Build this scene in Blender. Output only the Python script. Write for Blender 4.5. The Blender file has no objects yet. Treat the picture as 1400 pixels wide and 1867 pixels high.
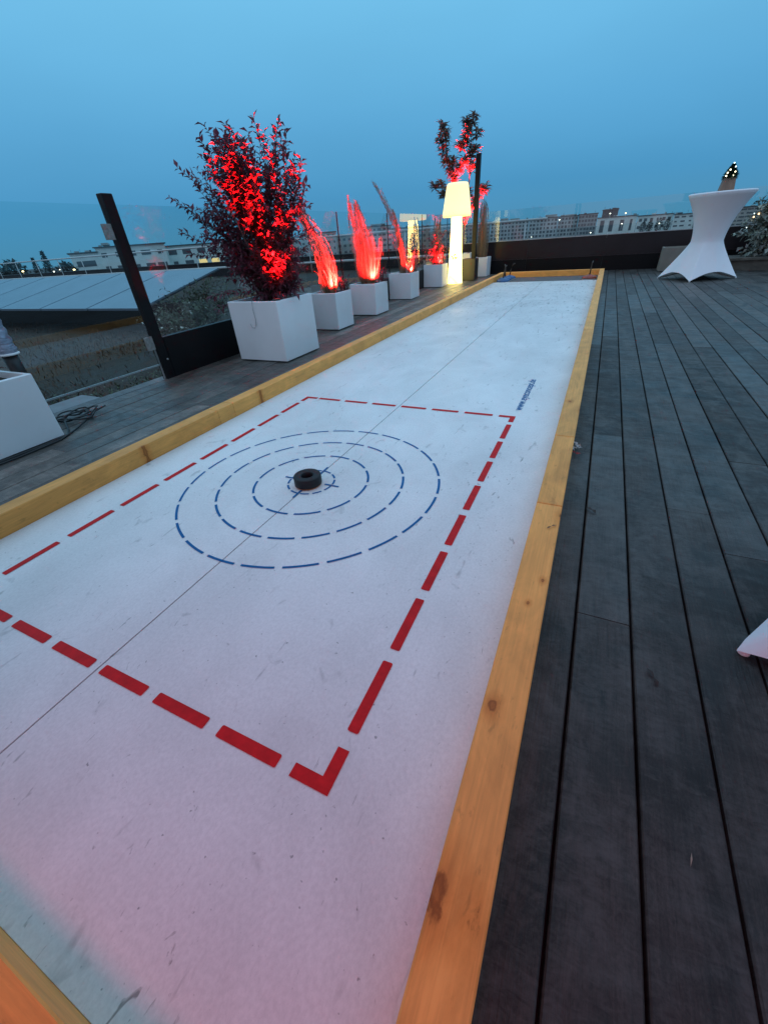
import bpy, math, random
from mathutils import Vector, Matrix
R = math.radians
sc = bpy.context.scene
COL = sc.collection

# ------------------------------------------------------------------ camera
cam = bpy.data.cameras.new('camera')
cam.sensor_fit = 'HORIZONTAL'; cam.sensor_width = 36; cam.lens = 731.62 / 1400 * 36
cam.clip_start = 0.02; cam.clip_end = 6000
camo = bpy.data.objects.new('camera', cam); COL.objects.link(camo)
camo.location = (1.0578, -1.8486, 0.9329)
camo.rotation_euler = (R(55.637), R(3.646), R(24.822))
sc.camera = camo

# ------------------------------------------------------------------ sky at dusk
world = bpy.data.worlds.new('World'); sc.world = world; world.use_nodes = True
wn, wl = world.node_tree.nodes, world.node_tree.links
for n in list(wn): wn.remove(n)
wout = wn.new('ShaderNodeOutputWorld'); bg = wn.new('ShaderNodeBackground')
tc = wn.new('ShaderNodeTexCoord'); sep = wn.new('ShaderNodeSeparateXYZ')
wl.new(tc.outputs['Generated'], sep.inputs[0])
cr = wn.new('ShaderNodeValToRGB'); wl.new(sep.outputs['Z'], cr.inputs[0])
E = cr.color_ramp.elements
E[0].position = 0.0; E[0].color = (0.078, 0.275, 0.455, 1)
E[1].position = 1.0; E[1].color = (0.62, 0.92, 1.25, 1)
for p_, c_ in ((0.07, (0.072, 0.300, 0.545, 1)), (0.17, (0.108, 0.385, 0.665, 1)), (0.31, (0.170, 0.520, 0.815, 1)), (0.55, (0.42, 0.74, 1.06, 1))):
    e = E.new(p_); e.color = c_
# pinkish city glow in the half of the sky behind the viewer
neg = wn.new('ShaderNodeMath'); neg.operation = 'MULTIPLY_ADD'; neg.inputs[1].default_value = -1.25; neg.inputs[2].default_value = -0.15; neg.use_clamp = True
wl.new(sep.outputs['Y'], neg.inputs[0])
mixw = wn.new('ShaderNodeMix'); mixw.data_type = 'RGBA'
low = wn.new('ShaderNodeMath'); low.operation = 'SUBTRACT'; low.inputs[0].default_value = 1.0; low.use_clamp = True; wl.new(sep.outputs['Z'], low.inputs[1])
lm = wn.new('ShaderNodeMath'); lm.operation = 'MULTIPLY'; wl.new(neg.outputs[0], lm.inputs[0]); wl.new(low.outputs[0], lm.inputs[1])
wl.new(lm.outputs[0], mixw.inputs[0]); wl.new(cr.outputs[0], mixw.inputs[6]); mixw.inputs[7].default_value = (0.56, 0.46, 0.54, 1)
# faint uneven cloud veil
nz = wn.new('ShaderNodeTexNoise'); nz.inputs['Scale'].default_value = 1.6; nz.inputs['Detail'].default_value = 3
mp = wn.new('ShaderNodeMapping'); mp.inputs['Scale'].default_value = (1, 1, 3.5)
wl.new(tc.outputs['Generated'], mp.inputs[0]); wl.new(mp.outputs[0], nz.inputs['Vector'])
mr = wn.new('ShaderNodeMapRange'); mr.inputs[1].default_value = 0.3; mr.inputs[2].default_value = 0.7; mr.inputs[3].default_value = 0.95; mr.inputs[4].default_value = 1.05
wl.new(nz.outputs['Fac'], mr.inputs[0])
mulw = wn.new('ShaderNodeVectorMath'); mulw.operation = 'SCALE'
wl.new(mixw.outputs[2], mulw.inputs[0]); wl.new(mr.outputs[0], mulw.inputs['Scale'])
wl.new(mulw.outputs[0], bg.inputs['Color']); bg.inputs['Strength'].default_value = 1.0
wl.new(bg.outputs[0], wout.inputs[0])
sc.view_settings.view_transform = 'Standard'; sc.view_settings.look = 'None'
sc.view_settings.exposure = 0.0; sc.view_settings.gamma = 1.0

# red party floodlight hanging high over the deck behind the viewer
def lamp(name, kind, loc, energy, color, radius=0.03, aim=None, spot=None, blend=0.5):
    l = bpy.data.lights.new(name, kind); l.energy = energy; l.color = color; l.shadow_soft_size = radius
    if kind == 'SPOT': l.spot_size = R(spot); l.spot_blend = blend
    o = bpy.data.objects.new(name, l); COL.objects.link(o); o.location = loc
    if aim is not None: o.rotation_euler = (Vector(aim) - Vector(loc)).to_track_quat('-Z', 'Y').to_euler()
    return o
lamp('red_floodlight', 'SPOT', (0.99, -2.85, 1.70), 47, (1.0, 0.07, 0.17), 0.30, (1.10, -1.9, 0.0), 100, 0.75)

# ------------------------------------------------------------------ materials
def M(name, color, rough=0.6, metal=0.0, spec=0.5, noise=None, bump=None, emit=None, estr=0.0, attr=None):
    """noise=(scale xyz, amount, detail) multiplies the base colour; bump=(scale xyz, strength, distance)"""
    m = bpy.data.materials.new(name); m.use_nodes = True
    nt = m.node_tree; b = nt.nodes['Principled BSDF']
    b.inputs['Base Color'].default_value = (*color, 1); b.inputs['Roughness'].default_value = rough
    b.inputs['Metallic'].default_value = metal; b.inputs['Specular IOR Level'].default_value = spec
    t = nt.nodes.new('ShaderNodeTexCoord')
    src = None
    if noise:
        src = mul_noise(nt, t, rgb(nt, color), noise)
    if attr:
        a = nt.nodes.new('ShaderNodeAttribute'); a.attribute_name = 'tone'
        src = vmul(nt, src or rgb(nt, color), a.outputs['Color'])
    if src: nt.links.new(src, b.inputs['Base Color'])
    if bump:
        add_bump(nt, t, b, bump)
    if emit:
        b.inputs['Emission Color'].default_value = (*emit, 1); b.inputs['Emission Strength'].default_value = estr
    return m
def rgb(nt, c):
    n = nt.nodes.new('ShaderNodeRGB'); n.outputs[0].default_value = (*c, 1); return n.outputs[0]
def vmul(nt, a, b):
    n = nt.nodes.new('ShaderNodeMix'); n.data_type = 'RGBA'; n.blend_type = 'MULTIPLY'; n.inputs[0].default_value = 1
    nt.links.new(a, n.inputs[6]); nt.links.new(b, n.inputs[7]); return n.outputs[2]
def noise_fac(nt, t, scale, detail=4, rough=0.6, dist=0.0, coord='Object'):
    mp = nt.nodes.new('ShaderNodeMapping'); mp.inputs['Scale'].default_value = scale
    nt.links.new(t.outputs[coord], mp.inputs[0])
    n = nt.nodes.new('ShaderNodeTexNoise'); n.inputs['Scale'].default_value = 1; n.inputs['Detail'].default_value = detail
    n.inputs['Roughness'].default_value = rough; n.inputs['Distortion'].default_value = dist
    nt.links.new(mp.outputs[0], n.inputs['Vector']); return n.outputs['Fac']
def ramp(nt, fac, a, b, va, vb):
    r = nt.nodes.new('ShaderNodeMapRange'); r.inputs[1].default_value = a; r.inputs[2].default_value = b
    r.inputs[3].default_value = va; r.inputs[4].default_value = vb; nt.links.new(fac, r.inputs[0]); return r.outputs[0]
def val2col(nt, v):
    c = nt.nodes.new('ShaderNodeCombineColor')
    for i in range(3): nt.links.new(v, c.inputs[i])
    return c.outputs[0]
def mul_noise(nt, t, src, noise):
    sc_, amt = noise[0], noise[1]
    f = noise_fac(nt, t, sc_, noise[2] if len(noise) > 2 else 4)
    return vmul(nt, src, val2col(nt, ramp(nt, f, 0.3, 0.7, 1 - amt, 1 + amt)))
def add_bump(nt, t, b, bump):
    f = noise_fac(nt, t, bump[0], 5)
    bp = nt.nodes.new('ShaderNodeBump'); bp.inputs['Strength'].default_value = bump[1]; bp.inputs['Distance'].default_value = bump[2]
    nt.links.new(f, bp.inputs['Height']); nt.links.new(bp.outputs[0], b.inputs['Normal'])

# --- weathered decking
def deck_mat():
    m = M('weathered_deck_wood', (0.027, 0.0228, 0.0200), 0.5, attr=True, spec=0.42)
    nt = m.node_tree; b = nt.nodes['Principled BSDF']; t = nt.nodes['Texture Coordinate']
    src = b.inputs['Base Color'].links[0].from_socket
    g = noise_fac(nt, t, (130, 4.5, 1), 8, 0.72)                 # grain along the boards
    src = vmul(nt, src, val2col(nt, ramp(nt, g, 0.3, 0.72, 0.6, 1.45)))
    g2 = noise_fac(nt, t, (4, 2.6, 1), 6, 0.7, 0.6)            # blotches
    src = vmul(nt, src, val2col(nt, ramp(nt, g2, 0.36, 0.64, 0.38, 1.75)))
    g4 = noise_fac(nt, t, (5.5, 15, 1), 5, 0.65, 1.2)           # cross wise scuffs
    src = vmul(nt, src, val2col(nt, ramp(nt, g4, 0.35, 0.68, 0.84, 1.25)))
    s = noise_fac(nt, t, (11, 6, 1), 4, 0.55, 0.8)               # dark damp stains
    src = vmul(nt, src, val2col(nt, ramp(nt, s, 0.66, 0.74, 1.0, 0.35)))
    nt.links.new(src, b.inputs['Base Color'])
    sp_ = noise_fac(nt, t, (230, 150, 1), 3, 0.7)
    src = vmul(nt, src, val2col(nt, ramp(nt, sp_, 0.35, 0.7, 0.75, 1.35)))
    # dusty grey weathering in uneven patches and scuffs
    w1 = noise_fac(nt, t, (7, 4.5, 1), 6, 0.7, 0.9); w2 = noise_fac(nt, t, (30, 75, 1), 4, 0.7, 0.8); w3 = noise_fac(nt, t, (1.1, 0.8, 1), 3, 0.5)
    s1 = nt.nodes.new('ShaderNodeMath'); s1.operation = 'MULTIPLY_ADD'; s1.inputs[1].default_value = 0.55; nt.links.new(w2, s1.inputs[0]); nt.links.new(w1, s1.inputs[2])
    s2_ = nt.nodes.new('ShaderNodeMath'); s2_.operation = 'MULTIPLY_ADD'; s2_.inputs[1].default_value = 0.35; nt.links.new(w3, s2_.inputs[0]); nt.links.new(s1.outputs[0], s2_.inputs[2])
    dmx = nt.nodes.new('ShaderNodeMix'); dmx.data_type = 'RGBA'; nt.links.new(ramp(nt, s2_.outputs[0], 0.90, 1.16, 0.0, 0.75), dmx.inputs[0]); nt.links.new(src, dmx.inputs[6]); dmx.inputs[7].default_value = (0.088, 0.085, 0.078, 1)
    src = dmx.outputs[2]
    nt.links.new(src, b.inputs['Base Color'])
    ro = nt.nodes.new('ShaderNodeMath'); ro.operation = 'ADD'; nt.links.new(ramp(nt, g2, 0.3, 0.7, 0.25, 0.42), ro.inputs[0]); nt.links.new(ramp(nt, g4, 0.35, 0.68, 0.28, 0.10), ro.inputs[1])
    at = nt.nodes['Attribute']; sx_ = nt.nodes.new('ShaderNodeSeparateColor'); nt.links.new(at.outputs['Color'], sx_.inputs[0])
    r2 = nt.nodes.new('ShaderNodeMath'); r2.operation = 'SUBTRACT'; nt.links.new(ro.outputs[0], r2.inputs[0]); nt.links.new(ramp(nt, sx_.outputs[1], 0.6, 1.5, -0.08, 0.09), r2.inputs[1])
    nt.links.new(r2.outputs[0], b.inputs['Roughness'])
    bp = nt.nodes.new('ShaderNodeBump'); bp.inputs['Strength'].default_value = 0.8; bp.inputs['Distance'].default_value = 0.004
    nt.links.new(g, bp.inputs['Height']); nt.links.new(bp.outputs[0], b.inputs['Normal'])
    return m
# --- pine edging boards
def pine_mat():
    m = M('pine_timber', (0.89, 0.39, 0.095), 0.55, attr=True, spec=0.3)
    nt = m.node_tree; b = nt.nodes['Principled BSDF']; t = nt.nodes['Texture Coordinate']
    src = b.inputs['Base Color'].links[0].from_socket
    g = noise_fac(nt, t, (110, 3.2, 110), 7, 0.7, 0.5)
    src = vmul(nt, src, val2col(nt, ramp(nt, g, 0.3, 0.7, 0.86, 1.12)))
    g3 = noise_fac(nt, t, (7, 3.0, 7), 5, 0.6, 1.6)
    src = vmul(nt, src, val2col(nt, ramp(nt, g3, 0.35, 0.7, 0.82, 1.10)))
    gd = noise_fac(nt, t, (60, 22, 60), 4, 0.6, 0.5)
    src = vmul(nt, src, val2col(nt, ramp(nt, gd, 0.62, 0.75, 1.0, 0.72)))
    # knots: sparse voronoi cells with rings
    mp = nt.nodes.new('ShaderNodeMapping'); mp.inputs['Scale'].default_value = (5.2, 2.1, 0.02); nt.links.new(t.outputs['Object'], mp.inputs[0])
    v = nt.nodes.new('ShaderNodeTexVoronoi'); v.inputs['Scale'].default_value = 1; nt.links.new(mp.outputs[0], v.inputs['Vector'])
    n = noise_fac(nt, t, (50, 26, 10), 4)
    ad = nt.nodes.new('ShaderNodeMath'); ad.operation = 'MULTIPLY_ADD'; ad.inputs[1].default_value = 0.16; nt.links.new(n, ad.inputs[0]); nt.links.new(v.outputs['Distance'], ad.inputs[2])
    kr = nt.nodes.new('ShaderNodeValToRGB'); nt.links.new(ad.outputs[0], kr.inputs[0]); ke = kr.color_ramp.elements
    ke[0].position = 0.10; ke[0].color = (0.30, 0.20, 0.13, 1); ke[1].position = 0.30; ke[1].color = (1, 1, 1, 1)
    for p_, c_ in ((0.135, (0.42, 0.30, 0.20, 1)), (0.150, (0.24, 0.15, 0.10, 1)), (0.170, (0.80, 0.70, 0.58, 1))):
        e_ = ke.new(p_); e_.color = c_
    src = vmul(nt, src, kr.outputs[0])
    wob = noise_fac(nt, t, (34, 20, 34), 4, 0.6, 0.6)
    for kx, ky_, kr_ in ((1.006, -1.675, 0.020), (1.022, -1.345, 0.009), (1.070, -0.92, 0.005), (1.045, -1.02, 0.004), (-1.0, -0.62, 0.008), (-1.0, 0.35, 0.008), (1.03, 0.62, 0.008)):
        mk = nt.nodes.new('ShaderNodeMapping'); mk.inputs['Location'].default_value = (-kx, -ky_ * 0.62, 0); mk.inputs['Scale'].default_value = (1, 0.62, 0.0); nt.links.new(t.outputs['Object'], mk.inputs[0])
        ln = nt.nodes.new('ShaderNodeVectorMath'); ln.operation = 'LENGTH'; nt.links.new(mk.outputs[0], ln.inputs[0])
        aw_ = nt.nodes.new('ShaderNodeMath'); aw_.operation = 'MULTIPLY_ADD'; aw_.inputs[1].default_value = kr_ * 2.6; nt.links.new(wob, aw_.inputs[0]); nt.links.new(ln.outputs['Value'], aw_.inputs[2])
        rk = nt.nodes.new('ShaderNodeValToRGB'); nt.links.new(ramp(nt, aw_.outputs[0], kr_ * 1.0, kr_ * 4.6, 0, 1), rk.inputs[0]); q_ = rk.color_ramp.elements
        q_[0].position = 0.0; q_[0].color = (0.42, 0.28, 0.18, 1); q_[1].position = 1.0; q_[1].color = (1, 1, 1, 1)
        for p_, c_ in ((0.14, (0.55, 0.40, 0.28, 1)), (0.24, (0.36, 0.24, 0.16, 1)), (0.36, (0.80, 0.66, 0.54, 1)), (0.62, (0.90, 0.82, 0.73, 1))):
            e_ = q_.new(p_); e_.color = c_
        src = vmul(nt, src, rk.outputs[0])
    nt.links.new(src, b.inputs['Base Color'])
    bp = nt.nodes.new('ShaderNodeBump'); bp.inputs['Strength'].default_value = 0.3; bp.inputs['Distance'].default_value = 0.003
    nt.links.new(g, bp.inputs['Height']); nt.links.new(bp.outputs[0], b.inputs['Normal'])
    return m
# --- white synthetic ice, scuffed
def ice_mat():
    m = M('scuffed_white_plastic', (0.80, 0.80, 0.79), 0.5, spec=0.32)
    nt = m.node_tree; b = nt.nodes['Principled BSDF']; t = nt.nodes['Texture Coordinate']
    src = rgb(nt, (0.80, 0.80, 0.79))
    a = noise_fac(nt, t, (2.2, 1.6, 1), 6, 0.65, 0.5)
    src = vmul(nt, src, val2col(nt, ramp(nt, a, 0.35, 0.7, 1.03, 0.84)))
    f = noise_fac(nt, t, (120, 90, 1), 3, 0.7)
    src = vmul(nt, src, val2col(nt, ramp(nt, f, 0.35, 0.65, 0.93, 1.05)))
    s = noise_fac(nt, t, (42, 16, 1), 5, 0.6, 1.5)             # small dark scuffs
    s2 = noise_fac(nt, t, (1.7, 1.3, 1), 3)
    sc_ = nt.nodes.new('ShaderNodeMath'); sc_.operation = 'MULTIPLY_ADD'; sc_.inputs[1].default_value = 0.26; nt.links.new(s2, sc_.inputs[0]); nt.links.new(s, sc_.inputs[2])
    src = vmul(nt, src, val2col(nt, ramp(nt, sc_.outputs[0], 0.80, 0.88, 1.0, 0.42)))
    p = noise_fac(nt, t, (14, 9, 1), 3, 0.5, 0.9)              # soft grey patches
    src = vmul(nt, src, val2col(nt, ramp(nt, p, 0.66, 0.78, 1.0, 0.66)))
    w = noise_fac(nt, t, (75, 75, 1), 2, 0.5)
    src = vmul(nt, src, val2col(nt, ramp(nt, w, 0.71, 0.76, 1.0, 0.5)))
    sy_ = nt.nodes.new('ShaderNodeSeparateXYZ'); nt.links.new(t.outputs['Object'], sy_.inputs[0])
    wear = ramp(nt, sy_.outputs['Y'], 0.5, 5.0, 0.0, 1.0)          # the far half is more worn
    d1 = noise_fac(nt, t, (26, 5.5, 1), 5, 0.6, 0.9)
    dm = nt.nodes.new('ShaderNodeMath'); dm.operation = 'MULTIPLY_ADD'; dm.inputs[1].default_value = 0.10; nt.links.new(wear, dm.inputs[0]); nt.links.new(d1, dm.inputs[2])
    src = vmul(nt, src, val2col(nt, ramp(nt, dm.outputs[0], 0.66, 0.80, 1.0, 0.45)))
    src = vmul(nt, src, val2col(nt, ramp(nt, wear, 0.0, 1.0, 1.0, 0.86)))
    nt.links.new(src, b.inputs['Base Color'])
    nt.links.new(ramp(nt, a, 0.3, 0.7, 0.46, 0.62), b.inputs['Roughness'])
    add_bump(nt, t, b, ((160, 110, 1), 0.08, 0.002))
    return m
def glass_mat():
    m = bpy.data.materials.new('railing_glass'); m.use_nodes = True; nt = m.node_tree
    for n in list(nt.nodes): nt.nodes.remove(n)
    o = nt.nodes.new('ShaderNodeOutputMaterial'); mx = nt.nodes.new('ShaderNodeMixShader')
    tr = nt.nodes.new('ShaderNodeBsdfTransparent'); tr.inputs[0].default_value = (0.90, 0.955, 0.95, 1)
    gl = nt.nodes.new('ShaderNodeBsdfGlossy'); gl.inputs['Roughness'].default_value = 0.0; gl.inputs['Color'].default_value = (1, 1, 1, 1)
    fr = nt.nodes.new('ShaderNodeFresnel'); fr.inputs[0].default_value = 1.45
    ge = nt.nodes.new('ShaderNodeNewGeometry'); sb = nt.nodes.new('ShaderNodeMath'); sb.operation = 'SUBTRACT'; sb.inputs[0].default_value = 1.0; nt.links.new(ge.outputs['Backfacing'], sb.inputs[1])
    fm = nt.nodes.new('ShaderNodeMath'); fm.operation = 'MULTIPLY'; f2 = nt.nodes.new('ShaderNodeMath'); f2.operation = 'MULTIPLY'; f2.use_clamp = True; f2.inputs[1].default_value = 1.8; nt.links.new(fr.outputs[0], f2.inputs[0]); nt.links.new(f2.outputs[0], fm.inputs[0]); nt.links.new(sb.outputs[0], fm.inputs[1])
    nt.links.new(fm.outputs[0], mx.inputs[0]); nt.links.new(tr.outputs[0], mx.inputs[1]); nt.links.new(gl.outputs[0], mx.inputs[2]); nt.links.new(mx.outputs[0], o.inputs[0])
    return m
def lamp_mat(name, col, strength, z_hot, spread, lo):
    m = M(name, (0.8, 0.78, 0.7), 0.4); nt = m.node_tree; b = nt.nodes['Principled BSDF']; t = nt.nodes['Texture Coordinate']
    s = nt.nodes.new('ShaderNodeSeparateXYZ'); nt.links.new(t.outputs['Object'], s.inputs[0])
    d = nt.nodes.new('ShaderNodeMath'); d.operation = 'SUBTRACT'; d.inputs[1].default_value = z_hot; nt.links.new(s.outputs['Z'], d.inputs[0])
    a = nt.nodes.new('ShaderNodeMath'); a.operation = 'ABSOLUTE'; nt.links.new(d.outputs[0], a.inputs[0])
    v = ramp(nt, a.outputs[0], 0.0, spread, strength, lo)
    b.inputs['Emission Color'].default_value = (*col, 1); nt.links.new(v, b.inputs['Emission Strength'])
    return m
MT = {}
MT['deck'] = deck_mat(); MT['pine'] = pine_mat(); MT['ice'] = ice_mat(); MT['glass'] = glass_mat()
MT['subdeck'] = M('dark_gap', (0.008, 0.008, 0.008), 0.9)
MT['red_paint'] = M('red_marking', (0.58, 0.009, 0.013), 0.6, spec=0.2, noise=((30, 30, 1), 0.18))
MT['blue_paint'] = M('blue_marking', (0.001, 0.12, 0.32), 0.6, spec=0.2, noise=((30, 30, 1), 0.15))
MT['seam'] = M('seam_gap', (0.03, 0.03, 0.03), 0.9)
MT['runoff'] = M('grey_mat', (0.11, 0.10, 0.10), 0.85, noise=((9, 9, 1), 0.25))
MT['rubber'] = M('black_rubber', (0.011, 0.011, 0.013), 0.5, spec=0.35, bump=((90, 90, 90), 0.12, 0.001))
MT['copper'] = M('worn_orange_base', (0.45, 0.19, 0.05), 0.5)
MT['planter'] = M('white_lacquer_box', (0.80, 0.79, 0.80), 0.32, noise=((3, 3, 2), 0.04), bump=((6, 6, 6), 0.03, 0.004))
MT['black_box'] = M('black_lacquer_box', (0.02, 0.019, 0.018), 0.4, noise=((5, 5, 5), 0.2))
MT['soil'] = M('potting_soil', (0.05, 0.035, 0.025), 0.95, noise=((40, 40, 40), 0.4), bump=((40, 40, 40), 0.8, 0.02))
MT['steel'] = M('black_painted_steel', (0.007, 0.006, 0.007), 0.42, spec=0.2, noise=((6, 6, 6), 0.3))
MT['panel'] = M('black_kick_panel', (0.005, 0.005, 0.006), 0.4, spec=0.2, noise=((2, 2, 2), 0.3))
MT['brown_panel'] = M('dark_brown_panel', (0.016, 0.011, 0.013), 0.35, spec=0.35, noise=((1.2, 1, 2), 0.35))
MT['alu'] = M('grey_aluminium', (0.42, 0.42, 0.42), 0.4, metal=0.6, noise=((9, 9, 9), 0.15))
MT['plate'] = M('worn_hinge_metal', (0.30, 0.27, 0.25), 0.5, metal=0.4, noise=((40, 40, 40), 0.3))
MT['wrailing'] = M('pale_rail_paint', (0.55, 0.57, 0.57), 0.5, noise=((2, 2, 2), 0.1))
MT['bark'] = M('twig_bark', (0.075, 0.045, 0.04), 0.8, noise=((20, 20, 60), 0.3))
MT['pale_bark'] = M('pale_stem_bark', (0.22, 0.15, 0.11), 0.75, noise=((20, 20, 60), 0.3))
MT['red_leaf'] = M('maroon_leaf', (0.165, 0.044, 0.066), 0.42, attr=True)
MT['green_leaf'] = M('dark_evergreen_leaf', (0.20, 0.135, 0.115), 0.4, attr=True)
MT['straw'] = M('dry_straw_grass', (0.30, 0.21, 0.13), 0.6, attr=True)
MT['plume'] = M('seed_plume', (0.30, 0.23, 0.18), 0.8, attr=True)
MT['silver_leaf'] = M('silvery_leaf', (0.26, 0.29, 0.25), 0.6, attr=True)
MT['sedum'] = M('moss_green_leaf', (0.075, 0.10, 0.06), 0.7, attr=True)
MT['dry_stalk'] = M('dry_brown_stalk', (0.075, 0.050, 0.034), 0.8, attr=True)
MT['flower'] = M('white_flower', (0.6, 0.6, 0.55), 0.7)
MT['stretch'] = M('white_stretch_fabric', (0.80, 0.79, 0.82), 0.62, noise=((3, 3, 2), 0.03), bump=((120, 120, 120), 0.1, 0.001))
MT['wood_box'] = M('brown_wood_pot', (0.20, 0.125, 0.085), 0.6, noise=((30, 30, 4), 0.25))
MT['fir'] = M('fir_needles', (0.012, 0.05, 0.03), 0.6, attr=True)
MT['bulb_white'] = M('lit_fairy_bulb', (0.9, 0.9, 0.8), 0.4, emit=(1.0, 0.93, 0.65), estr=5)
MT['bulb_cool'] = M('lit_cool_bulb', (0.9, 0.9, 0.9), 0.4, emit=(0.7, 0.95, 1.0), estr=3)
MT['bulb_warm'] = M('lit_warm_bulb', (0.9, 0.8, 0.6), 0.4, emit=(1.0, 0.62, 0.28), estr=4)
MT['stone'] = M('brown_stone', (0.085, 0.075, 0.06), 0.8, noise=((6, 6, 12), 0.35), bump=((10, 10, 10), 0.4, 0.02))
MT['beige'] = M('beige_concrete', (0.22, 0.20, 0.17), 0.7, noise=((4, 4, 4), 0.15))
MT['led_red'] = M('lit_red_led', (0.3, 0.02, 0.02), 0.4, emit=(1.0, 0.18, 0.06), estr=26)
MT['fixture'] = M('black_fixture', (0.015, 0.015, 0.015), 0.45)
MT['cable'] = M('black_cable_sheath', (0.012, 0.012, 0.013), 0.5)
MT['blue_plastic'] = M('blue_stock_shell', (0.03, 0.10, 0.24), 0.4, noise=((12, 12, 12), 0.2))
MT['red_plastic'] = M('red_stock_shell', (0.28, 0.05, 0.03), 0.4, noise=((12, 12, 12), 0.2))
MT['pale_base'] = M('pale_running_sole', (0.55, 0.56, 0.57), 0.5)
MT['handle_wood'] = M('dark_handle_wood', (0.05, 0.03, 0.02), 0.5)
MT['foil'] = M('silver_foil_wrap', (0.36, 0.40, 0.50), 0.34, metal=0.45, noise=((14, 14, 20), 0.35, 5), bump=((10, 10, 26), 0.9, 0.02))
MT['white_cap'] = M('white_band', (0.8, 0.8, 0.8), 0.4)
MT['solar'] = M('blue_grey_solar_glass', (0.15, 0.20, 0.26), 0.30, spec=0.6, noise=((1.5, 1.5, 1.5), 0.12))
MT['solar_gap'] = M('dark_solar_frame', (0.015, 0.022, 0.03), 0.6)
MT['parapet'] = M('black_roof_parapet', (0.012, 0.013, 0.016), 0.7, noise=((1, 1, 2), 0.3))
MT['wrap_white'] = M('white_paper', (0.42, 0.42, 0.42), 0.7)
MT['wrap_red'] = M('red_paper', (0.35, 0.03, 0.03), 0.6)
MT['paver'] = M('pale_paver', (0.16, 0.18, 0.19), 0.7, noise=((5, 5, 5), 0.2))
MT['deadleaf'] = M('dead_leaf', (0.03, 0.024, 0.02), 0.7)
MT['straw_bit'] = M('pale_straw', (0.30, 0.25, 0.19), 0.7)
MT['facade_white'] = M('white_render', (0.62, 0.70, 0.67), 0.8, noise=((0.3, 0.3, 0.5), 0.1))
MT['facade_grey'] = M('grey_render', (0.29, 0.33, 0.33), 0.8, noise=((0.3, 0.3, 0.5), 0.15))
MT['facade_pale'] = M('pale_grid_concrete', (0.42, 0.48, 0.48), 0.8, noise=((0.2, 0.2, 0.3), 0.15))
MT['facade_beige'] = M('beige_render', (0.38, 0.38, 0.35), 0.8, noise=((0.3, 0.3, 0.5), 0.12))
MT['roof_dark'] = M('dark_roofing', (0.06, 0.075, 0.085), 0.8)
MT['roof_red'] = M('faded_red_roofing', (0.13, 0.07, 0.07), 0.8)
MT['window'] = M('hazed_window_glass', (0.075, 0.105, 0.12), 0.3)  # base colour lifted to stand in for haze over the distant fronts
MT['window_lit'] = M('lit_window', (0.3, 0.25, 0.1), 0.4, emit=(1.0, 0.72, 0.30), estr=0.8)
MT['far_tree'] = M('far_tree_leaf', (0.035, 0.05, 0.045), 0.8, attr=True)
MT['street_white'] = M('lit_street_lamp', (0.9, 0.9, 0.9), 0.4, emit=(1.0, 0.95, 0.8), estr=6)
MT['street_warm'] = M('lit_warm_street_lamp', (0.9, 0.8, 0.6), 0.4, emit=(1.0, 0.75, 0.35), estr=5)
MT['city'] = M('dusky_city_ground', (0.05, 0.06, 0.065), 0.9, noise=((0.02, 0.02, 1), 0.4))

def roof_mat():
    m = M('gravel_and_sedum', (0.06, 0.06, 0.06), 0.9); nt = m.node_tree; b = nt.nodes['Principled BSDF']; t = nt.nodes['Texture Coordinate']
    a = noise_fac(nt, t, (1.1, 0.8, 1), 9, 0.68, 1.0)
    cr = nt.nodes.new('ShaderNodeValToRGB'); nt.links.new(a, cr.inputs[0])
    cr.color_ramp.elements[0].position = 0.42; cr.color_ramp.elements[0].color = (0.045, 0.022, 0.013, 1)
    cr.color_ramp.elements[1].position = 0.66; cr.color_ramp.elements[1].color = (0.038, 0.035, 0.036, 1)
    e = cr.color_ramp.elements.new(0.52); e.color = (0.026, 0.024, 0.016, 1)
    f = noise_fac(nt, t, (30, 30, 1), 5, 0.7)
    src = vmul(nt, cr.outputs[0], val2col(nt, ramp(nt, f, 0.3, 0.7, 0.5, 1.5)))
    nt.links.new(src, b.inputs['Base Color']); add_bump(nt, t, b, ((30, 30, 30), 0.9, 0.03))
    return m
MT['roof'] = roof_mat()

def translucent(m, f):
    nt = m.node_tree; b = nt.nodes['Principled BSDF']; o = nt.nodes['Material Output']
    t_ = nt.nodes.new('ShaderNodeBsdfTranslucent'); mx = nt.nodes.new('ShaderNodeMixShader'); mx.inputs[0].default_value = f
    src = b.inputs['Base Color'].links[0].from_socket; nt.links.new(src, t_.inputs[0])
    nt.links.new(b.outputs[0], mx.inputs[1]); nt.links.new(t_.outputs[0], mx.inputs[2]); nt.links.new(mx.outputs[0], o.inputs[0])
for k_ in ('red_leaf', 'green_leaf', 'straw', 'plume'): translucent(MT[k_], 0.38)

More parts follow.
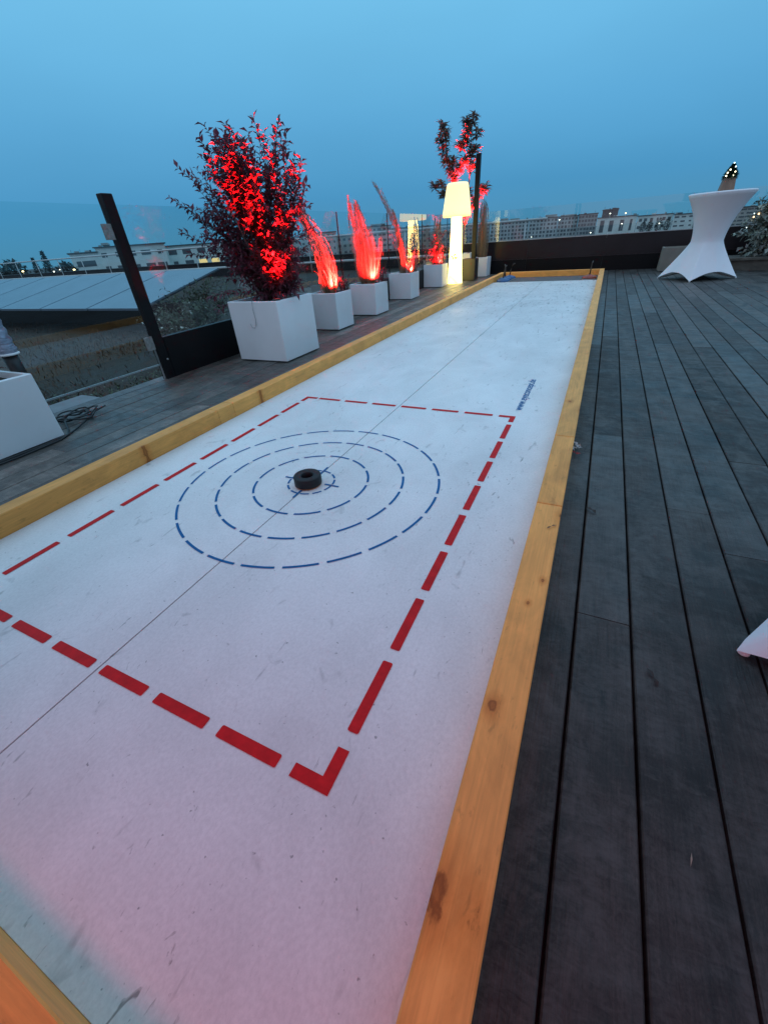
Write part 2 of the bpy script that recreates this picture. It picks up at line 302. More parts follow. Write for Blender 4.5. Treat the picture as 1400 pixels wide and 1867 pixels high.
# ------------------------------------------------------------------ mesh builder
class MB:
    def __init__(s): s.v = []; s.f = []; s.tone = []; s.mi = []; s.smooth = []
    def add(s, vs, fs, tone=(1, 1, 1), mi=0, smooth=False):
        k = len(s.v); s.v += [tuple(v) for v in vs]
        for f in fs: s.f.append(tuple(i + k for i in f)); s.tone.append(tone); s.mi.append(mi); s.smooth.append(smooth)
    def box(s, x0, y0, z0, x1, y1, z1, tone=(1, 1, 1), mi=0, c=0.0):
        if c <= 0:
            s.add([(x0, y0, z0), (x1, y0, z0), (x1, y1, z0), (x0, y1, z0), (x0, y0, z1), (x1, y0, z1), (x1, y1, z1), (x0, y1, z1)],
                  [(0, 3, 2, 1), (4, 5, 6, 7), (0, 1, 5, 4), (1, 2, 6, 5), (2, 3, 7, 6), (3, 0, 4, 7)], tone, mi)
        else:
            vs = []
            for z, i in ((z0, 0), (z1 - c, 0), (z1, c)):
                vs += [(x0 + i + c * 0, y0 + i, z), (x1 - i, y0 + i, z), (x1 - i, y1 - i, z), (x0 + i, y1 - i, z)]
            fs = [(0, 3, 2, 1), (8, 9, 10, 11)]
            for a in (0, 4):
                for i in range(4): fs.append((a + i, a + (i + 1) % 4, a + 4 + (i + 1) % 4, a + 4 + i))
            s.add(vs, fs, tone, mi)
    def rbox(s, x0, y0, z0, x1, y1, z1, r=0.012, n=3, tone=(1, 1, 1), top=True):
        """box with rounded vertical edges and softened rim"""
        ring = []
        for cx, cy, a0 in ((x1 - r, y1 - r, 0), (x0 + r, y1 - r, 90), (x0 + r, y0 + r, 180), (x1 - r, y0 + r, 270)):
            for i in range(n + 1):
                a = R(a0 + 90 * i / n); ring.append((cx + r * math.cos(a), cy + r * math.sin(a), cx, cy))
        N = len(ring); vs = []
        for z, k in ((z0, 1), (z1 - r * 0.5, 1), (z1 - r * 0.15, 0.8), (z1, 0.4)):
            for x, y, cx, cy in ring: vs.append((cx + (x - cx) * k, cy + (y - cy) * k, z))
        fs = [tuple(range(N - 1, -1, -1))]
        for l in range(3):
            for i in range(N): fs.append((l * N + i, l * N + (i + 1) % N, l * N + N + (i + 1) % N, l * N + N + i))
        if top: fs.append(tuple(range(3 * N, 4 * N)))
        s.add(vs, fs, tone)
        return [vs[3 * N + i] for i in range(N)]
    def lathe(s, prof, n=32, c=(0, 0, 0), tone=(1, 1, 1), cap=True, smooth=True, mi=0):
        vs = []; fs = []
        for r, z in prof:
            for i in range(n):
                a = 2 * math.pi * i / n; vs.append((c[0] + r * math.cos(a), c[1] + r * math.sin(a), c[2] + z))
        for l in range(len(prof) - 1):
            for i in range(n): fs.append((l * n + i, l * n + (i + 1) % n, l * n + n + (i + 1) % n, l * n + n + i))
        s.add(vs, fs, tone, mi, smooth)
        if cap:
            k = len(s.v) - len(vs)
            s.f.append(tuple(k + i for i in range(n - 1, -1, -1))); s.tone.append(tone); s.mi.append(mi); s.smooth.append(False)
            s.f.append(tuple(k + (len(prof) - 1) * n + i for i in range(n))); s.tone.append(tone); s.mi.append(mi); s.smooth.append(False)
    def tube(s, pts, r0, r1=None, n=6, tone=(1, 1, 1)):
        r1 = r0 if r1 is None else r1
        pts = [Vector(p) for p in pts]; vs = []; fs = []; L = len(pts)
        for i, p in enumerate(pts):
            d = (pts[min(i + 1, L - 1)] - pts[max(i - 1, 0)])
            if d.length < 1e-9: d = Vector((0, 0, 1))
            d.normalize()
            u = d.cross(Vector((0, 0, 1)) if abs(d.z) < 0.9 else Vector((1, 0, 0))).normalized(); w = d.cross(u)
            r = r0 + (r1 - r0) * i / max(1, L - 1)
            for k in range(n):
                a = 2 * math.pi * k / n; vs.append(p + u * (r * math.cos(a)) + w * (r * math.sin(a)))
        for i in range(L - 1):
            for k in range(n): fs.append((i * n + k, i * n + (k + 1) % n, i * n + n + (k + 1) % n, i * n + n + k))
        fs.append(tuple(range(n - 1, -1, -1))); fs.append(tuple((L - 1) * n + k for k in range(n)))
        s.add(vs, fs, tone, 0, True)
    def leaf(s, p, d, up, l, w, tone=(1, 1, 1), fold=0.25):
        d = d.normalized(); side = d.cross(up)
        if side.length < 1e-4: side = d.orthogonal()
        side.normalize(); nrm = side.cross(d)
        a = p + d * l * 0.45
        droop = nrm * (-l * 0.12)
        s.add([p, a + side * w * 0.5 + nrm * w * fold, p + d * l + droop, a - side * w * 0.5 + nrm * w * fold, a], [(0, 4, 1), (4, 2, 1), (0, 3, 4), (4, 3, 2)], tone)
    def blade(s, pts, w, tone=(1, 1, 1), side=None):
        L = len(pts); vs = []; fs = []
        for i, p in enumerate(pts):
            ww = w * (1 - 0.85 * i / (L - 1)) * 0.5
            vs += [p - side * ww, p + side * ww]
        for i in range(L - 1): fs.append((2 * i, 2 * i + 1, 2 * i + 3, 2 * i + 2))
        s.add(vs, fs, tone)
    def ball(s, c, r, n=8, tone=(1, 1, 1), sz=1.0):
        prof = [(max(1e-4, r * math.sin(math.pi * i / n)), -r * sz * math.cos(math.pi * i / n)) for i in range(n + 1)]
        s.lathe(prof, n + 2, c, tone, cap=False)
    def build(s, name, mat, parent=None, loc=None, rot=None, origin=None):
        """origin: world point that becomes the object's origin (geometry shifts with it)"""
        me = bpy.data.meshes.new(name)
        vs = s.v
        if origin is not None: vs = [(v[0] - origin[0], v[1] - origin[1], v[2] - origin[2]) for v in vs]
        me.from_pydata(vs, [], s.f)
        for m in (mat if isinstance(mat, (list, tuple)) else [mat]): me.materials.append(m)
        me.polygons.foreach_set('material_index', s.mi); me.polygons.foreach_set('use_smooth', s.smooth)
        ca = me.color_attributes.new('tone', 'FLOAT_COLOR', 'CORNER'); data = []
        for f, t in zip(s.f, s.tone): data += [t[0], t[1], t[2], 1.0] * len(f)
        ca.data.foreach_set('color', data); me.update()
        o = bpy.data.objects.new(name, me); COL.objects.link(o)
        if origin is not None: o.location = origin
        if loc is not None: o.location = loc
        if rot is not None: o.rotation_euler = rot
        if parent is not None:
            o.parent = parent
            if origin is not None: o.location = Vector(origin) - Vector(parent.location)
        return o
def tag(o, label, cat, group=None, kind=None):
    if label: o['label'] = label
    if cat: o['category'] = cat
    if group: o['group'] = group
    if kind: o['kind'] = kind
    return o
def thing(name, label, cat, loc=(0, 0, 0), group=None, rz=0.0):
    o = bpy.data.objects.new(name, None); COL.objects.link(o); o.location = loc; o.rotation_euler = (0, 0, rz); o.empty_display_size = 0.1
    return tag(o, label, cat, group)
def part(mb, name, mat, root):
    """mb in world coordinates, parented under root (root unrotated)"""
    return mb.build(name, mat, root, origin=tuple(root.location))
def copy_thing(o, parent=None):
    c = o.copy(); COL.objects.link(c)
    if parent is not None: c.parent = parent
    for ch in o.children: copy_thing(ch, c)
    return c
def shade(rng, a=0.25, tint=0.06):
    k = 1 + rng.uniform(-a, a); return (k * (1 + rng.uniform(-tint, tint)), k, k * (1 + rng.uniform(-tint, tint)))

DZ = -0.03     # deck surface
# ------------------------------------------------------------------ terrace deck
rng = random.Random(5)
mb = MB(); pitch = 0.145
k0 = -26; k1 = 50
for k in range(k0, k1):
    x0 = 1.180 + pitch * k + 0.0032; x1 = 1.180 + pitch * (k + 1) - 0.0032
    y = -6.5 - rng.random() * 2; base = rng.uniform(0.85, 1.15)
    cuts = []
    while y < 10.3:
        y2 = min(10.36, y + rng.choice((1.2, 1.8, 2.4, 3.0, 3.6)) + rng.uniform(-0.2, 0.2)); cuts.append((y, y2)); y = y2
    for a, b in cuts:
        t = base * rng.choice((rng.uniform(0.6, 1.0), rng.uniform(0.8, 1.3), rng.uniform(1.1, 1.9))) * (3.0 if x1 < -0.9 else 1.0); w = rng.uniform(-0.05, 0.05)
        dz = rng.uniform(-0.0012, 0.0012)
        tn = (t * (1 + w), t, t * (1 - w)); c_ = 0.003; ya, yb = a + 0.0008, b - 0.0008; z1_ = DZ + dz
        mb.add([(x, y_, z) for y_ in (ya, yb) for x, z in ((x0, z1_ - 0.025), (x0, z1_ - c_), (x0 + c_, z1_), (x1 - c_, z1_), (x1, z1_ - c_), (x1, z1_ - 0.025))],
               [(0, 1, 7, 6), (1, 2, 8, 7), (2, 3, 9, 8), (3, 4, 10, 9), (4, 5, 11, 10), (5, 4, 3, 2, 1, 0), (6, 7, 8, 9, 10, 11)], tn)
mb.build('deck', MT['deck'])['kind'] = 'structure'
mb = MB(); mb.box(-2.6, -8.5, DZ - 0.30, 8.4, 10.37, DZ - 0.045)
mb.build('deck_substructure', MT['subdeck'])['kind'] = 'structure'

# added unseen roof that blocks the sky to darken the near end
blk = thing('shade_blocker', 'added dark roof on black posts, out of view, shading the near end', 'shade blocker', (1.0, -4.0, DZ))
mb = MB(); mb.box(-1.2, -5.0, 1.86, 4.4, -1.35, 1.90); mb.box(-1.2, -1.38, 1.76, 4.4, -1.349, 1.859); part(mb, 'blocker_sheet', MT['parapet'], blk)
for x_, y_ in ((-0.6, -4.9), (4.3, -4.9), (-0.6, -2.6), (4.3, -2.6)):
    mb = MB(); mb.box(x_ - 0.05, y_ - 0.05, DZ, x_ + 0.05, y_ + 0.05, 1.859); part(mb, 'post', MT['steel'], blk)

# roof outside the railing and the city beneath
mb = MB(); n = 60; rr = random.Random(3)
vs = []; fs = []
X0, X1, Y0, Y1 = -46.0, 20.0, -12.0, 17.0
for j in range(n + 1):
    for i in range(n + 1):
        vs.append((X0 + (X1 - X0) * i / n, Y0 + (Y1 - Y0) * j / n, -0.16 + rr.uniform(-0.02, 0.02)))
for j in range(n):
    for i in range(n): fs.append((j * (n + 1) + i, j * (n + 1) + i + 1, (j + 1) * (n + 1) + i + 1, (j + 1) * (n + 1) + i))
mb.add(vs, fs, smooth=True)
mb.build('roof_terrain', MT['roof'])['kind'] = 'structure'
mb = MB(); mb.add([(-3000, -3000, -19), (3000, -3000, -19), (3000, 3000, -19), (-3000, 3000, -19)], [(0, 1, 2, 3)])
mb.build('city_ground', MT['city'])['kind'] = 'structure'
tag((lambda m_: (m_.box(-2.88, -0.28, -0.16, -2.62, 0.18, -0.035, c=0.004), m_.build('paving_slab', MT['paver']))[1])(MB()),
    'pale concrete slab lying beyond the deck edge under the glass gate', 'paving slab')

# ------------------------------------------------------------------ the lane
lane = thing('stock_lane', 'long white synthetic ice lane framed in pine boards with red box and blue rings', 'sports lane', (0, 0, DZ))
YN, YE, YB = -2.0, 8.02, 9.13
for x0, x1 in ((-0.998, -0.0024), (0.0024, 0.998)):
    mb = MB(); mb.box(x0, YN + 0.0003, DZ + 0.002, x1, YE, 0.0, c=0.0008); part(mb, 'playing_surface', MT['ice'], lane)
mb = MB(); mb.box(-0.0024, YN + 0.002, DZ + 0.002, 0.0024, YE, -0.004); part(mb, 'centre_seam', MT['seam'], lane)
mb = MB(); mb.box(-0.998, YE + 0.004, DZ + 0.002, 0.998, YB - 0.002, -0.014); part(mb, 'runoff_mat', MT['runoff'], lane)
bt = 0.094; th = 0.088
rng = random.Random(11)
def board(x0, y0, x1, y1, zt=bt):
    t = rng.uniform(0.88, 1.12); mb = MB(); w = rng.uniform(-0.05, 0.05)
    mb.box(x0, y0, DZ, x1, y1, zt, (t * (1 + w), t, t * (1 - w)), c=0.003); return mb
for ys in ((-2.088, -0.508), (-0.506, 0.121), (0.123, 2.69), (2.692, 5.6), (5.602, 9.22)):
    o = part(board(1.0, ys[0], 1.0 + th + rng.uniform(-0.001, 0.002), ys[1], bt + rng.uniform(-0.002, 0.002)), 'side_board', MT['pine'], lane)
for ys in ((-2.088, -0.068), (-0.066, 0.072), (0.074, 3.1), (3.102, 6.2), (6.202, 9.22)):
    part(board(-1.0 - th, ys[0], -1.0, ys[1], bt + rng.uniform(-0.002, 0.002)), 'side_board', MT['pine'], lane)
def xboard(y0, y1):
    # cross board: built along Y, turned so that the grain runs along it
    mb = board(-th / 2, -0.9995, th / 2, 0.9995); 
    mb.v = [(v[0], v[1], v[2] - DZ) for v in mb.v]
    o = mb.build('end_board', MT['pine'], lane, loc=(0, (y0 + y1) / 2, 0), rot=(0, 0, R(90)))
xboard(YN - th, YN); xboard(YB, YB + th)
# red dashed box
ZM = 0.0016
def flat(mb, pts, z=ZM): mb.add([(x, y, z) for x, y in pts], [tuple(range(len(pts)))])
def rrect(mb, x0, y0, x1, y1, r=0.004):
    pts = []
    for cx, cy, a0 in ((x1 - r, y1 - r, 0), (x0 + r, y1 - r, 90), (x0 + r, y0 + r, 180), (x1 - r, y0 + r, 270)):
        for i in range(3): a = R(a0 + 45 * i); pts.append((cx + r * math.cos(a), cy + r * math.sin(a)))
    flat(mb, pts)
mb = MB(); XR, XL, YA, YZ, lw = 0.753, -0.742, -1.6065, 0.552, 0.0285
y = -1.473
while y < 0.40:
    rrect(mb, XR - lw, y, XR, y + 0.20); rrect(mb, XL, y, XL + lw, y + 0.20); y += 0.2415
for yy0, yy1 in ((YA, YA + lw), (YZ - lw, YZ)):
    for k in range(3):
        rrect(mb, 0.016 + 0.2145 * k, yy0, 0.190 + 0.2145 * k, yy1); rrect(mb, -0.200 - 0.2145 * k, yy0, -0.026 - 0.2145 * k, yy1)
for sx in (XR, XL):
    s = 1 if sx > 0 else -1
    for sy, q in ((YA, 1), (YZ, -1)):
        a, c = sx, sx - s * 0.097; b, d = sy, sy + q * 0.094
        pts = [(a, b), (a, d), (a - s * lw, d), (a - s * lw, b + q * lw), (c, b + q * lw), (c, b)]
        if s * q < 0: pts.reverse()
        flat(mb, pts)
part(mb, 'boundary_line', MT['red_paint'], lane)
# blue rings
CX, CY = -0.003, -0.518
for rad, nd, on, ph, w in ((0.60, 24, 12.3, -81.4, 0.0105), (0.435, 20, 14.4, -79.6, 0.0105), (0.27, 12, 24.2, -72.5, 0.0105), (0.11, 12, 22, -84.5, 0.009)):
    mb = MB()
    for k in range(nd):
        a0 = ph + 360 / nd * k; m_ = 8; vs = []; 
        for i in range(m_ + 1):
            a = R(a0 + on * i / m_)
            for r in (rad - w / 2, rad + w / 2): vs.append((CX + r * math.cos(a), CY + r * math.sin(a), ZM))
        mb.add(vs, [(2 * i, 2 * i + 1, 2 * i + 3, 2 * i + 2) for i in range(m_)])
    if rad < 0.2:
        for a in (0, 90, 180, 270):
            ca, sa = math.cos(R(a)), math.sin(R(a)); hw = 0.005
            mb.add([(CX + ca * r - sa * q, CY + sa * r + ca * q, ZM + 0.0005) for r, q in ((0.075, -hw), (0.15, -hw), (0.15, hw), (0.075, hw))], [(0, 1, 2, 3)])
    part(mb, 'target_ring', MT['blue_paint'], lane)
# lettering
cu = bpy.data.curves.new('lettering', 'FONT'); cu.body = 'www.eyeconcept.de'; cu.size = 1.0; cu.offset = 0.012
to = bpy.data.objects.new('tmp_text', cu); COL.objects.link(to)
bpy.context.view_layer.update()
me = bpy.data.meshes.new_from_object(to.evaluated_get(bpy.context.evaluated_depsgraph_get()))
xs = [v.co.x for v in me.vertices]; wtxt = max(xs) - min(xs); x_min = min(xs)
k = 0.655 / wtxt; ky = 0.072
for v in me.vertices:
    lx, ly = (v.co.x - x_min) * k, v.co.y * ky
    v.co = (0.768 - ly, 0.655 + lx, ZM - DZ)
COL.objects.unlink(to); bpy.data.objects.remove(to); bpy.data.curves.remove(cu)
me.materials.clear(); me.materials.append(MT['blue_paint'])
lo = bpy.data.objects.new('lettering', me); COL.objects.link(lo); lo.parent = lane
lo['label'] = 'blue web address printed along the lane beside its right board'

# puck
pk = thing('target_puck', 'black rubber ring puck standing in the middle of the blue target rings', 'puck', (CX - 0.001, CY - 0.022, 0.0))
px, py = pk.location.x, pk.location.y
mb = MB(); r = 0.064
mb.lathe([(r - 0.002, 0.006), (r, 0.009), (r, 0.046), (r - 0.003, 0.050), (0.031, 0.050), (0.028, 0.047), (0.028, 0.012)], 48, (px, py, 0), cap=False)
mb.lathe([(0.0001, 0.012), (0.028, 0.012)], 48, (px, py, 0), cap=False)
part(mb, 'rubber_ring', MT['rubber'], pk)
mb = MB(); mb.lathe([(r - 0.003, 0.0021), (r - 0.001, 0.006)], 48, (px, py, 0)); part(mb, 'sole', MT['copper'], pk)

# ice stocks parked at the far end
def stock(x, y, mat, label, tilt):
    t = thing('ice_stock', label, 'ice stock', (x, y, -0.012), 'ice stocks parked at the far end of the lane')
    mb = MB(); mb.lathe([(0.128, 0.0), (0.135, 0.006), (0.135, 0.016)], 28, (x, y, -0.012)); part(mb, 'sole', MT['pale_base'], t)
    mb = MB(); mb.lathe([(0.135, 0.0165), (0.137, 0.03), (0.120, 0.055), (0.05, 0.075), (0.025, 0.085)], 28, (x, y, -0.012)); part(mb, 'body', mat, t)
    mb = MB(); a = tilt
    mb.tube([(x, y, 0.07), (x + 0.02 * math.cos(a), y + 0.02 * math.sin(a), 0.17), (x + 0.05 * math.cos(a), y + 0.05 * math.sin(a), 0.27), (x + 0.095 * math.cos(a), y + 0.095 * math.sin(a), 0.29)], 0.013, 0.011, 8)
    part(mb, 'handle', MT['handle_wood'], t)
stock(-0.82, 8.12, MT['blue_plastic'], 'blue ice stock nearest the playing surface in the far left lane corner', 1.2)
stock(-0.84, 8.42, MT['blue_plastic'], 'middle blue ice stock of three in the far left lane corner', 2.0)
stock(-0.80, 8.73, MT['blue_plastic'], 'rearmost blue ice stock of three against the far end board', 0.4)
stock(0.84, 8.28, MT['red_plastic'], 'red ice stock with upright handle in the far right lane corner', 1.4)

# ------------------------------------------------------------------ planters
def planter(x0, y0, x1, y1, zt, label, mat=None, group='white planter boxes on the deck', hollow=True):
    t = thing('planter_box', label, 'planter', ((x0 + x1) / 2, (y0 + y1) / 2, DZ), group)
    mb = MB(); rim = mb.rbox(x0, y0, DZ + 0.012, x1, y1, zt, 0.010, 3, top=False)
    N = len(rim); w = 0.022; cx, cy = (x0 + x1) / 2, (y0 + y1) / 2
    sx = ((x1 - x0) / 2 - w) / ((x1 - x0) / 2); sy = ((y1 - y0) / 2 - w) / ((y1 - y0) / 2)
    vs = list(rim) + [(cx + (v[0] - cx) * sx, cy + (v[1] - cy) * sy, zt) for v in rim] + [(cx + (v[0] - cx) * sx, cy + (v[1] - cy) * sy, zt - 0.10) for v in rim]
    fs = []
    for l in (0, 1):
        for i in range(N): fs.append((l * N + i, l * N + (i + 1) % N, l * N + N + (i + 1) % N, l * N + N + i))
    mb.add(vs, fs); part(mb, 'box', mat or MT['planter'], t)
    mb = MB(); g = 8; rr = random.Random(int(x0 * 100 + y0 * 1000)); vs = []; fs = []
    for j in range(g + 1):
        for i in range(g + 1): vs.append((x0 + w * 1.02 + (x1 - x0 - 2.04 * w) * i / g, y0 + w * 1.02 + (y1 - y0 - 2.04 * w) * j / g, zt - 0.045 + rr.uniform(-0.012, 0.012)))
    for j in range(g):
        for i in range(g): fs.append((j * (g + 1) + i, j * (g + 1) + i + 1, (j + 1) * (g + 1) + i + 1, (j + 1) * (g + 1) + i))
    mb.add(vs, fs, smooth=True); part(mb, 'soil', MT['soil'], t)
    mb = MB(); mb.box(x0 + 0.03, y0 + 0.03, DZ, x1 - 0.03, y1 - 0.03, DZ + 0.011); part(mb, 'plinth', MT['fixture'], t)
    return t
PL = {}
PL['near'] = planter(-2.44, -0.93, -2.0, -0.49, 0.385, 'white planter box at the left picture edge with cables behind it')
PL['big'] = planter(-2.20, 1.475, -1.605, 2.07, 0.515, 'largest white planter box holding the tall maroon shrub')
PL['p2'] = planter(-2.325, 3.03, -1.91, 3.445, 0.40, 'white planter box with bent red lit grass, next after the big one')
PL['p3'] = planter(-2.325, 4.15, -1.905, 4.60, 0.39, 'white planter box holding the dense upright red lit grass tuft')
PL['p4'] = planter(-2.44, 5.82, -2.01, 6.25, 0.39, 'white planter box with the thin tall red lit stalk')
PL['p5'] = planter(-2.44, 7.65, -2.02, 8.03, 0.395, 'white planter box right beside the glowing floor lamp')
PL['tree'] = planter(-2.42, 9.42, -1.90, 9.94, 0.50, 'white planter box of the small tree behind the floor lamp')
PL['p6'] = planter(-1.93, 9.70, -1.54, 10.10, 0.388, 'white planter box with straw grass to the right of the tall black post')

# ------------------------------------------------------------------ plants
def qcurve(a, b, c, n):
    return [a * (1 - t) ** 2 + b * (2 * t * (1 - t)) + c * t * t for t in (i / (n - 1) for i in range(n))]
def shrub(name, label, base, zb, targets, leaf_l, leaf_w, mat, seed, stems=9, cat='shrub', per=26, bark=None, start=0.25, group=None, spread=0.05):
    rng = random.Random(seed); t = thing(name, label, cat, (base[0], base[1], zb), group)
    ms = MB(); mf = MB(); B = Vector((base[0], base[1], zb - 0.06))
    mains = []
    for k in range(stems):
        T = Vector(targets[int(len(targets) * k / stems)]); T = B + (T - B) * 0.72
        foot = B + Vector((rng.uniform(-spread, spread), rng.uniform(-spread, spread), 0))
        mid = foot + (T - foot) * 0.45 + Vector((rng.uniform(-.12, .12), rng.uniform(-.10, .10), 0.16))
        c = qcurve(foot, mid, T, 9); mains.append(c); ms.tube(c, 0.009, 0.004, 5)
    for T in targets:
        T = Vector(T); best = min(mains, key=lambda c: min((p - T).length for p in c[3:]))
        j = rng.randint(2, 6); S = best[j]
        if S.z > T.z - 0.04: S = best[1]
        L = (T - S).length
        mid = S + (T - S) * 0.5 + Vector((rng.uniform(-.14, .14), rng.uniform(-.14, .14), rng.uniform(0.02, 0.22))) * min(1, L * 1.4)
        c = qcurve(S, mid, T, 12); ms.tube(c, 0.0035, 0.0012, 4)
        nl = max(6, int(per * min(1.3, L / 0.5)))
        for q in range(nl):
            u = start + (1 - start) * q / (nl - 1); f = u * 11; i = min(10, int(f)); p = c[i].lerp(c[i + 1], f - i)
            d = (c[i + 1] - c[i]).normalized()
            ang = q * 2.4 + rng.uniform(-.5, .5); s = d.orthogonal().normalized(); s = Matrix.Rotation(ang, 3, d) @ s
            dd = d * rng.uniform(0.35, 0.9) + s * rng.uniform(0.5, 1.0) + Vector((0, 0, rng.uniform(-0.45, 0.2)))
            l = leaf_l * rng.uniform(0.45, 1.35)
            mf.leaf(p, dd, Vector((rng.uniform(-.4, .4), rng.uniform(-.4, .4), 1)), l, leaf_w * l / leaf_l * rng.uniform(0.8, 1.2), shade(rng, 0.4, 0.12))
    part(ms, 'stems', bark or MT['bark'], t); part(mf, 'foliage', mat, t)
    return t
# big maroon shrub: targets fill an uneven crown
rng = random.Random(21); tg = []
def crown_x(z):  # crown limits (X) by height, seen from the lane
    pts = [(0.52, -2.24, -1.60), (0.7, -2.46, -1.46), (0.95, -2.64, -1.38), (1.2, -2.72, -1.38), (1.45, -2.66, -1.38), (1.65, -2.50, -1.46), (1.85, -2.25, -1.60)]
    for (z0, a0, b0), (z1, a1, b1) in zip(pts, pts[1:]):
        if z <= z1: t = (z - z0) / (z1 - z0); return a0 + (a1 - a0) * t, b0 + (b1 - b0) * t
    return -2.1, -1.7
for i in range(230):
    z = 0.62 + 1.22 * rng.random() ** 0.8; a, b = crown_x(z); c = (a + b) / 2; h = (b - a) / 2
    ang = rng.uniform(0, 2 * math.pi); q = rng.random() ** 0.5
    tg.append((c + h * q * math.cos(ang), 1.86 + 0.34 * q * math.sin(ang), z + rng.uniform(-0.03, 0.05)))
tg += [(-2.80, 1.70, 1.40), (-2.85, 1.75, 1.12), (-2.75, 1.7, 0.92), (-2.2, 1.72, 1.88), (-1.70, 1.75, 1.86), (-1.42, 1.7, 1.80), (-1.30, 1.75, 1.52), (-1.26, 1.72, 1.36), (-1.28, 1.75, 1.2), (-2.62, 1.72, 1.62), (-1.95, 1.7, 1.84), (-2.45, 1.5, 0.55), (-2.5, 1.6, 0.42)]
for i in range(70):
    q = rng.random(); tg.append((-1.92 + 0.46 * (rng.random() - 0.5) * (1 + q), 1.78 + 0.36 * (rng.random() - 0.5), 0.53 + 0.38 * q))
for i in range(60):
    tg.append((rng.uniform(-1.90, -1.56), rng.uniform(1.64, 1.90), rng.uniform(0.54, 0.98)))
tg = [(p_[0], p_[1], p_[2] if p_[2] < 1.2 else 1.2 + (p_[2] - 1.2) * 0.90) for p_ in tg]
tg = [p_ for p_ in tg if not (-1.95 < p_[0] < -1.58 and p_[1] < 1.62 and p_[2] < 1.35)]
random.Random(4).shuffle(tg)
shrub('maroon_shrub', 'tall bushy shrub with small maroon leaves lit red in the largest planter', (-1.90, 1.84), 0.47, tg, 0.060, 0.031, MT['red_leaf'], 8, stems=13, per=34, start=0.2, spread=0.12)

def grass(name, label, base, zb, n, h, path, bulge, mat, seed, w=0.008, foot=0.05, plume=0, stray=0.12, cat='ornamental grass', hvar=0.5, plume_l=0.3, neck=0.35):
    """tuft of blades that follows a bent centre line (path: x,y offsets of the middle and the tip) and swells in the middle"""
    rng = random.Random(seed); t = thing(name, label, cat, (base[0], base[1], zb)); mb = MB()
    P0 = Vector((base[0], base[1], zb - 0.05)); P1 = Vector((path[0], path[1], h * 0.55)); P2 = Vector((path[2], path[3], h))
    for k in range(n + plume):
        pl = k >= n
        a = rng.uniform(0, 2 * math.pi); q = rng.random() ** 0.5; e = Vector((math.cos(a), math.sin(a), 0))
        hh = rng.uniform(0.92, 1.08) if pl else 1 - hvar * rng.random() ** 1.4
        out = not pl and rng.random() < stray
        pts = []; wob = rng.uniform(0.004, 0.022); ph = rng.uniform(0, 6.28); br = bulge * q * rng.uniform(0.5, 1.2); st = rng.uniform(0.10, 0.34)
        bend = rng.uniform(-0.05, 0.05)
        m_ = 14 if pl else 11
        for i in range(m_):
            u = i / (m_ - 1); U = u * hh
            c = P1 * (2 * U * (1 - U)) + P2 * (U * U)
            rad = foot * q * (1 - u) + br * (math.sin(math.pi * min(1, u * 0.97)) ** 0.8 * (1 - neck) + neck * u)
            p = P0 + c + e * rad + Vector((math.sin(ph + 5 * u), math.cos(ph * 1.7 + 4.3 * u), 0)) * (wob * u) + Vector((-e.y, e.x, 0)) * (bend * u * u)
            if out: p += e * (st * u ** 2.2) - Vector((0, 0, 1)) * (st * 1.3 * u ** 3.2) * h
            pts.append(p)
        sd = Vector((math.cos(a + 1.3 + rng.uniform(-1, 1)), math.sin(a + 1.3), rng.uniform(-.3, .3))).normalized()
        mb.blade(pts, w * rng.uniform(0.5, 1.25), shade(rng, 0.45), sd)
        if pl:
            mp_ = MB(); L = len(pts) - 1
            for q_ in range(110):
                u = 1 - plume_l * rng.random(); f = u * L; i = min(L - 1, int(f)); p = pts[i].lerp(pts[i + 1], f - i); d = (pts[i + 1] - pts[i]).normalized()
                s_ = Matrix.Rotation(rng.uniform(0, 6.28), 3, d) @ d.orthogonal().normalized()
                mp_.leaf(p, d * 0.9 + s_ * 0.45, Vector((0, 0, 1)), rng.uniform(0.03, 0.06), 0.007, shade(rng, 0.3))
            part(mp_, 'plume', MT['plume'], t)
    part(mb, 'blades', mat, t)
    return t
grass('bent_grass', 'loose red lit reed clump bending left out of the second planter', (-2.14, 3.29), 0.37, 85, 0.98, (0.03, 0.0, -0.30, -0.05), 0.12, MT['straw'], 31, 0.021, 0.07, 9, stray=0.25, hvar=0.65, neck=0.3)
grass('dense_grass', 'dense upright red lit grass tuft shaped like a flame', (-2.15, 4.44), 0.36, 250, 1.06, (0.01, 0.0, -0.14, -0.04), 0.18, MT['straw'], 32, 0.011, 0.075, 10, stray=0.12, hvar=0.6, neck=0.25)
grass('tall_stalk', 'thin tall red lit stalk with feathery tip leaning left', (-2.26, 6.08), 0.36, 40, 0.95, (0.02, 0.0, -0.14, -0.02), 0.06, MT['straw'], 33, 0.020, 0.05, 4, stray=0.12)
grass('feather_stalk', 'highest feathery stalk rising over the glass in the fourth planter', (-2.28, 6.09), 0.36, 4, 1.36, (0.02, 0.0, -0.42, 0.0), 0.03, MT['straw'], 37, 0.010, 0.02, 6, stray=0.0, plume_l=0.42)
grass('curled_reed', 'low curled reed with drooping leaves at the foot of the thin stalk', (-2.12, 6.06), 0.36, 30, 0.46, (0.05, 0, 0.14, 0), 0.10, MT['straw'], 38, 0.022, 0.05, 0, stray=0.7)
grass('straw_grass', 'straw coloured grass lit yellow in the planter behind the black post', (-1.73, 9.90), 0.36, 260, 1.15, (0.0, 0, -0.02, 0), 0.12, MT['straw'], 34, 0.009, 0.09, 8, stray=0.05, hvar=0.6, neck=0.5)
rng = random.Random(9)
tg = [(-2.23 + 0.24 * rng.gauss(0, .55), 7.8 + 0.14 * rng.gauss(0, 1), 0.45 + 0.52 * rng.random()) for i in range(46)]
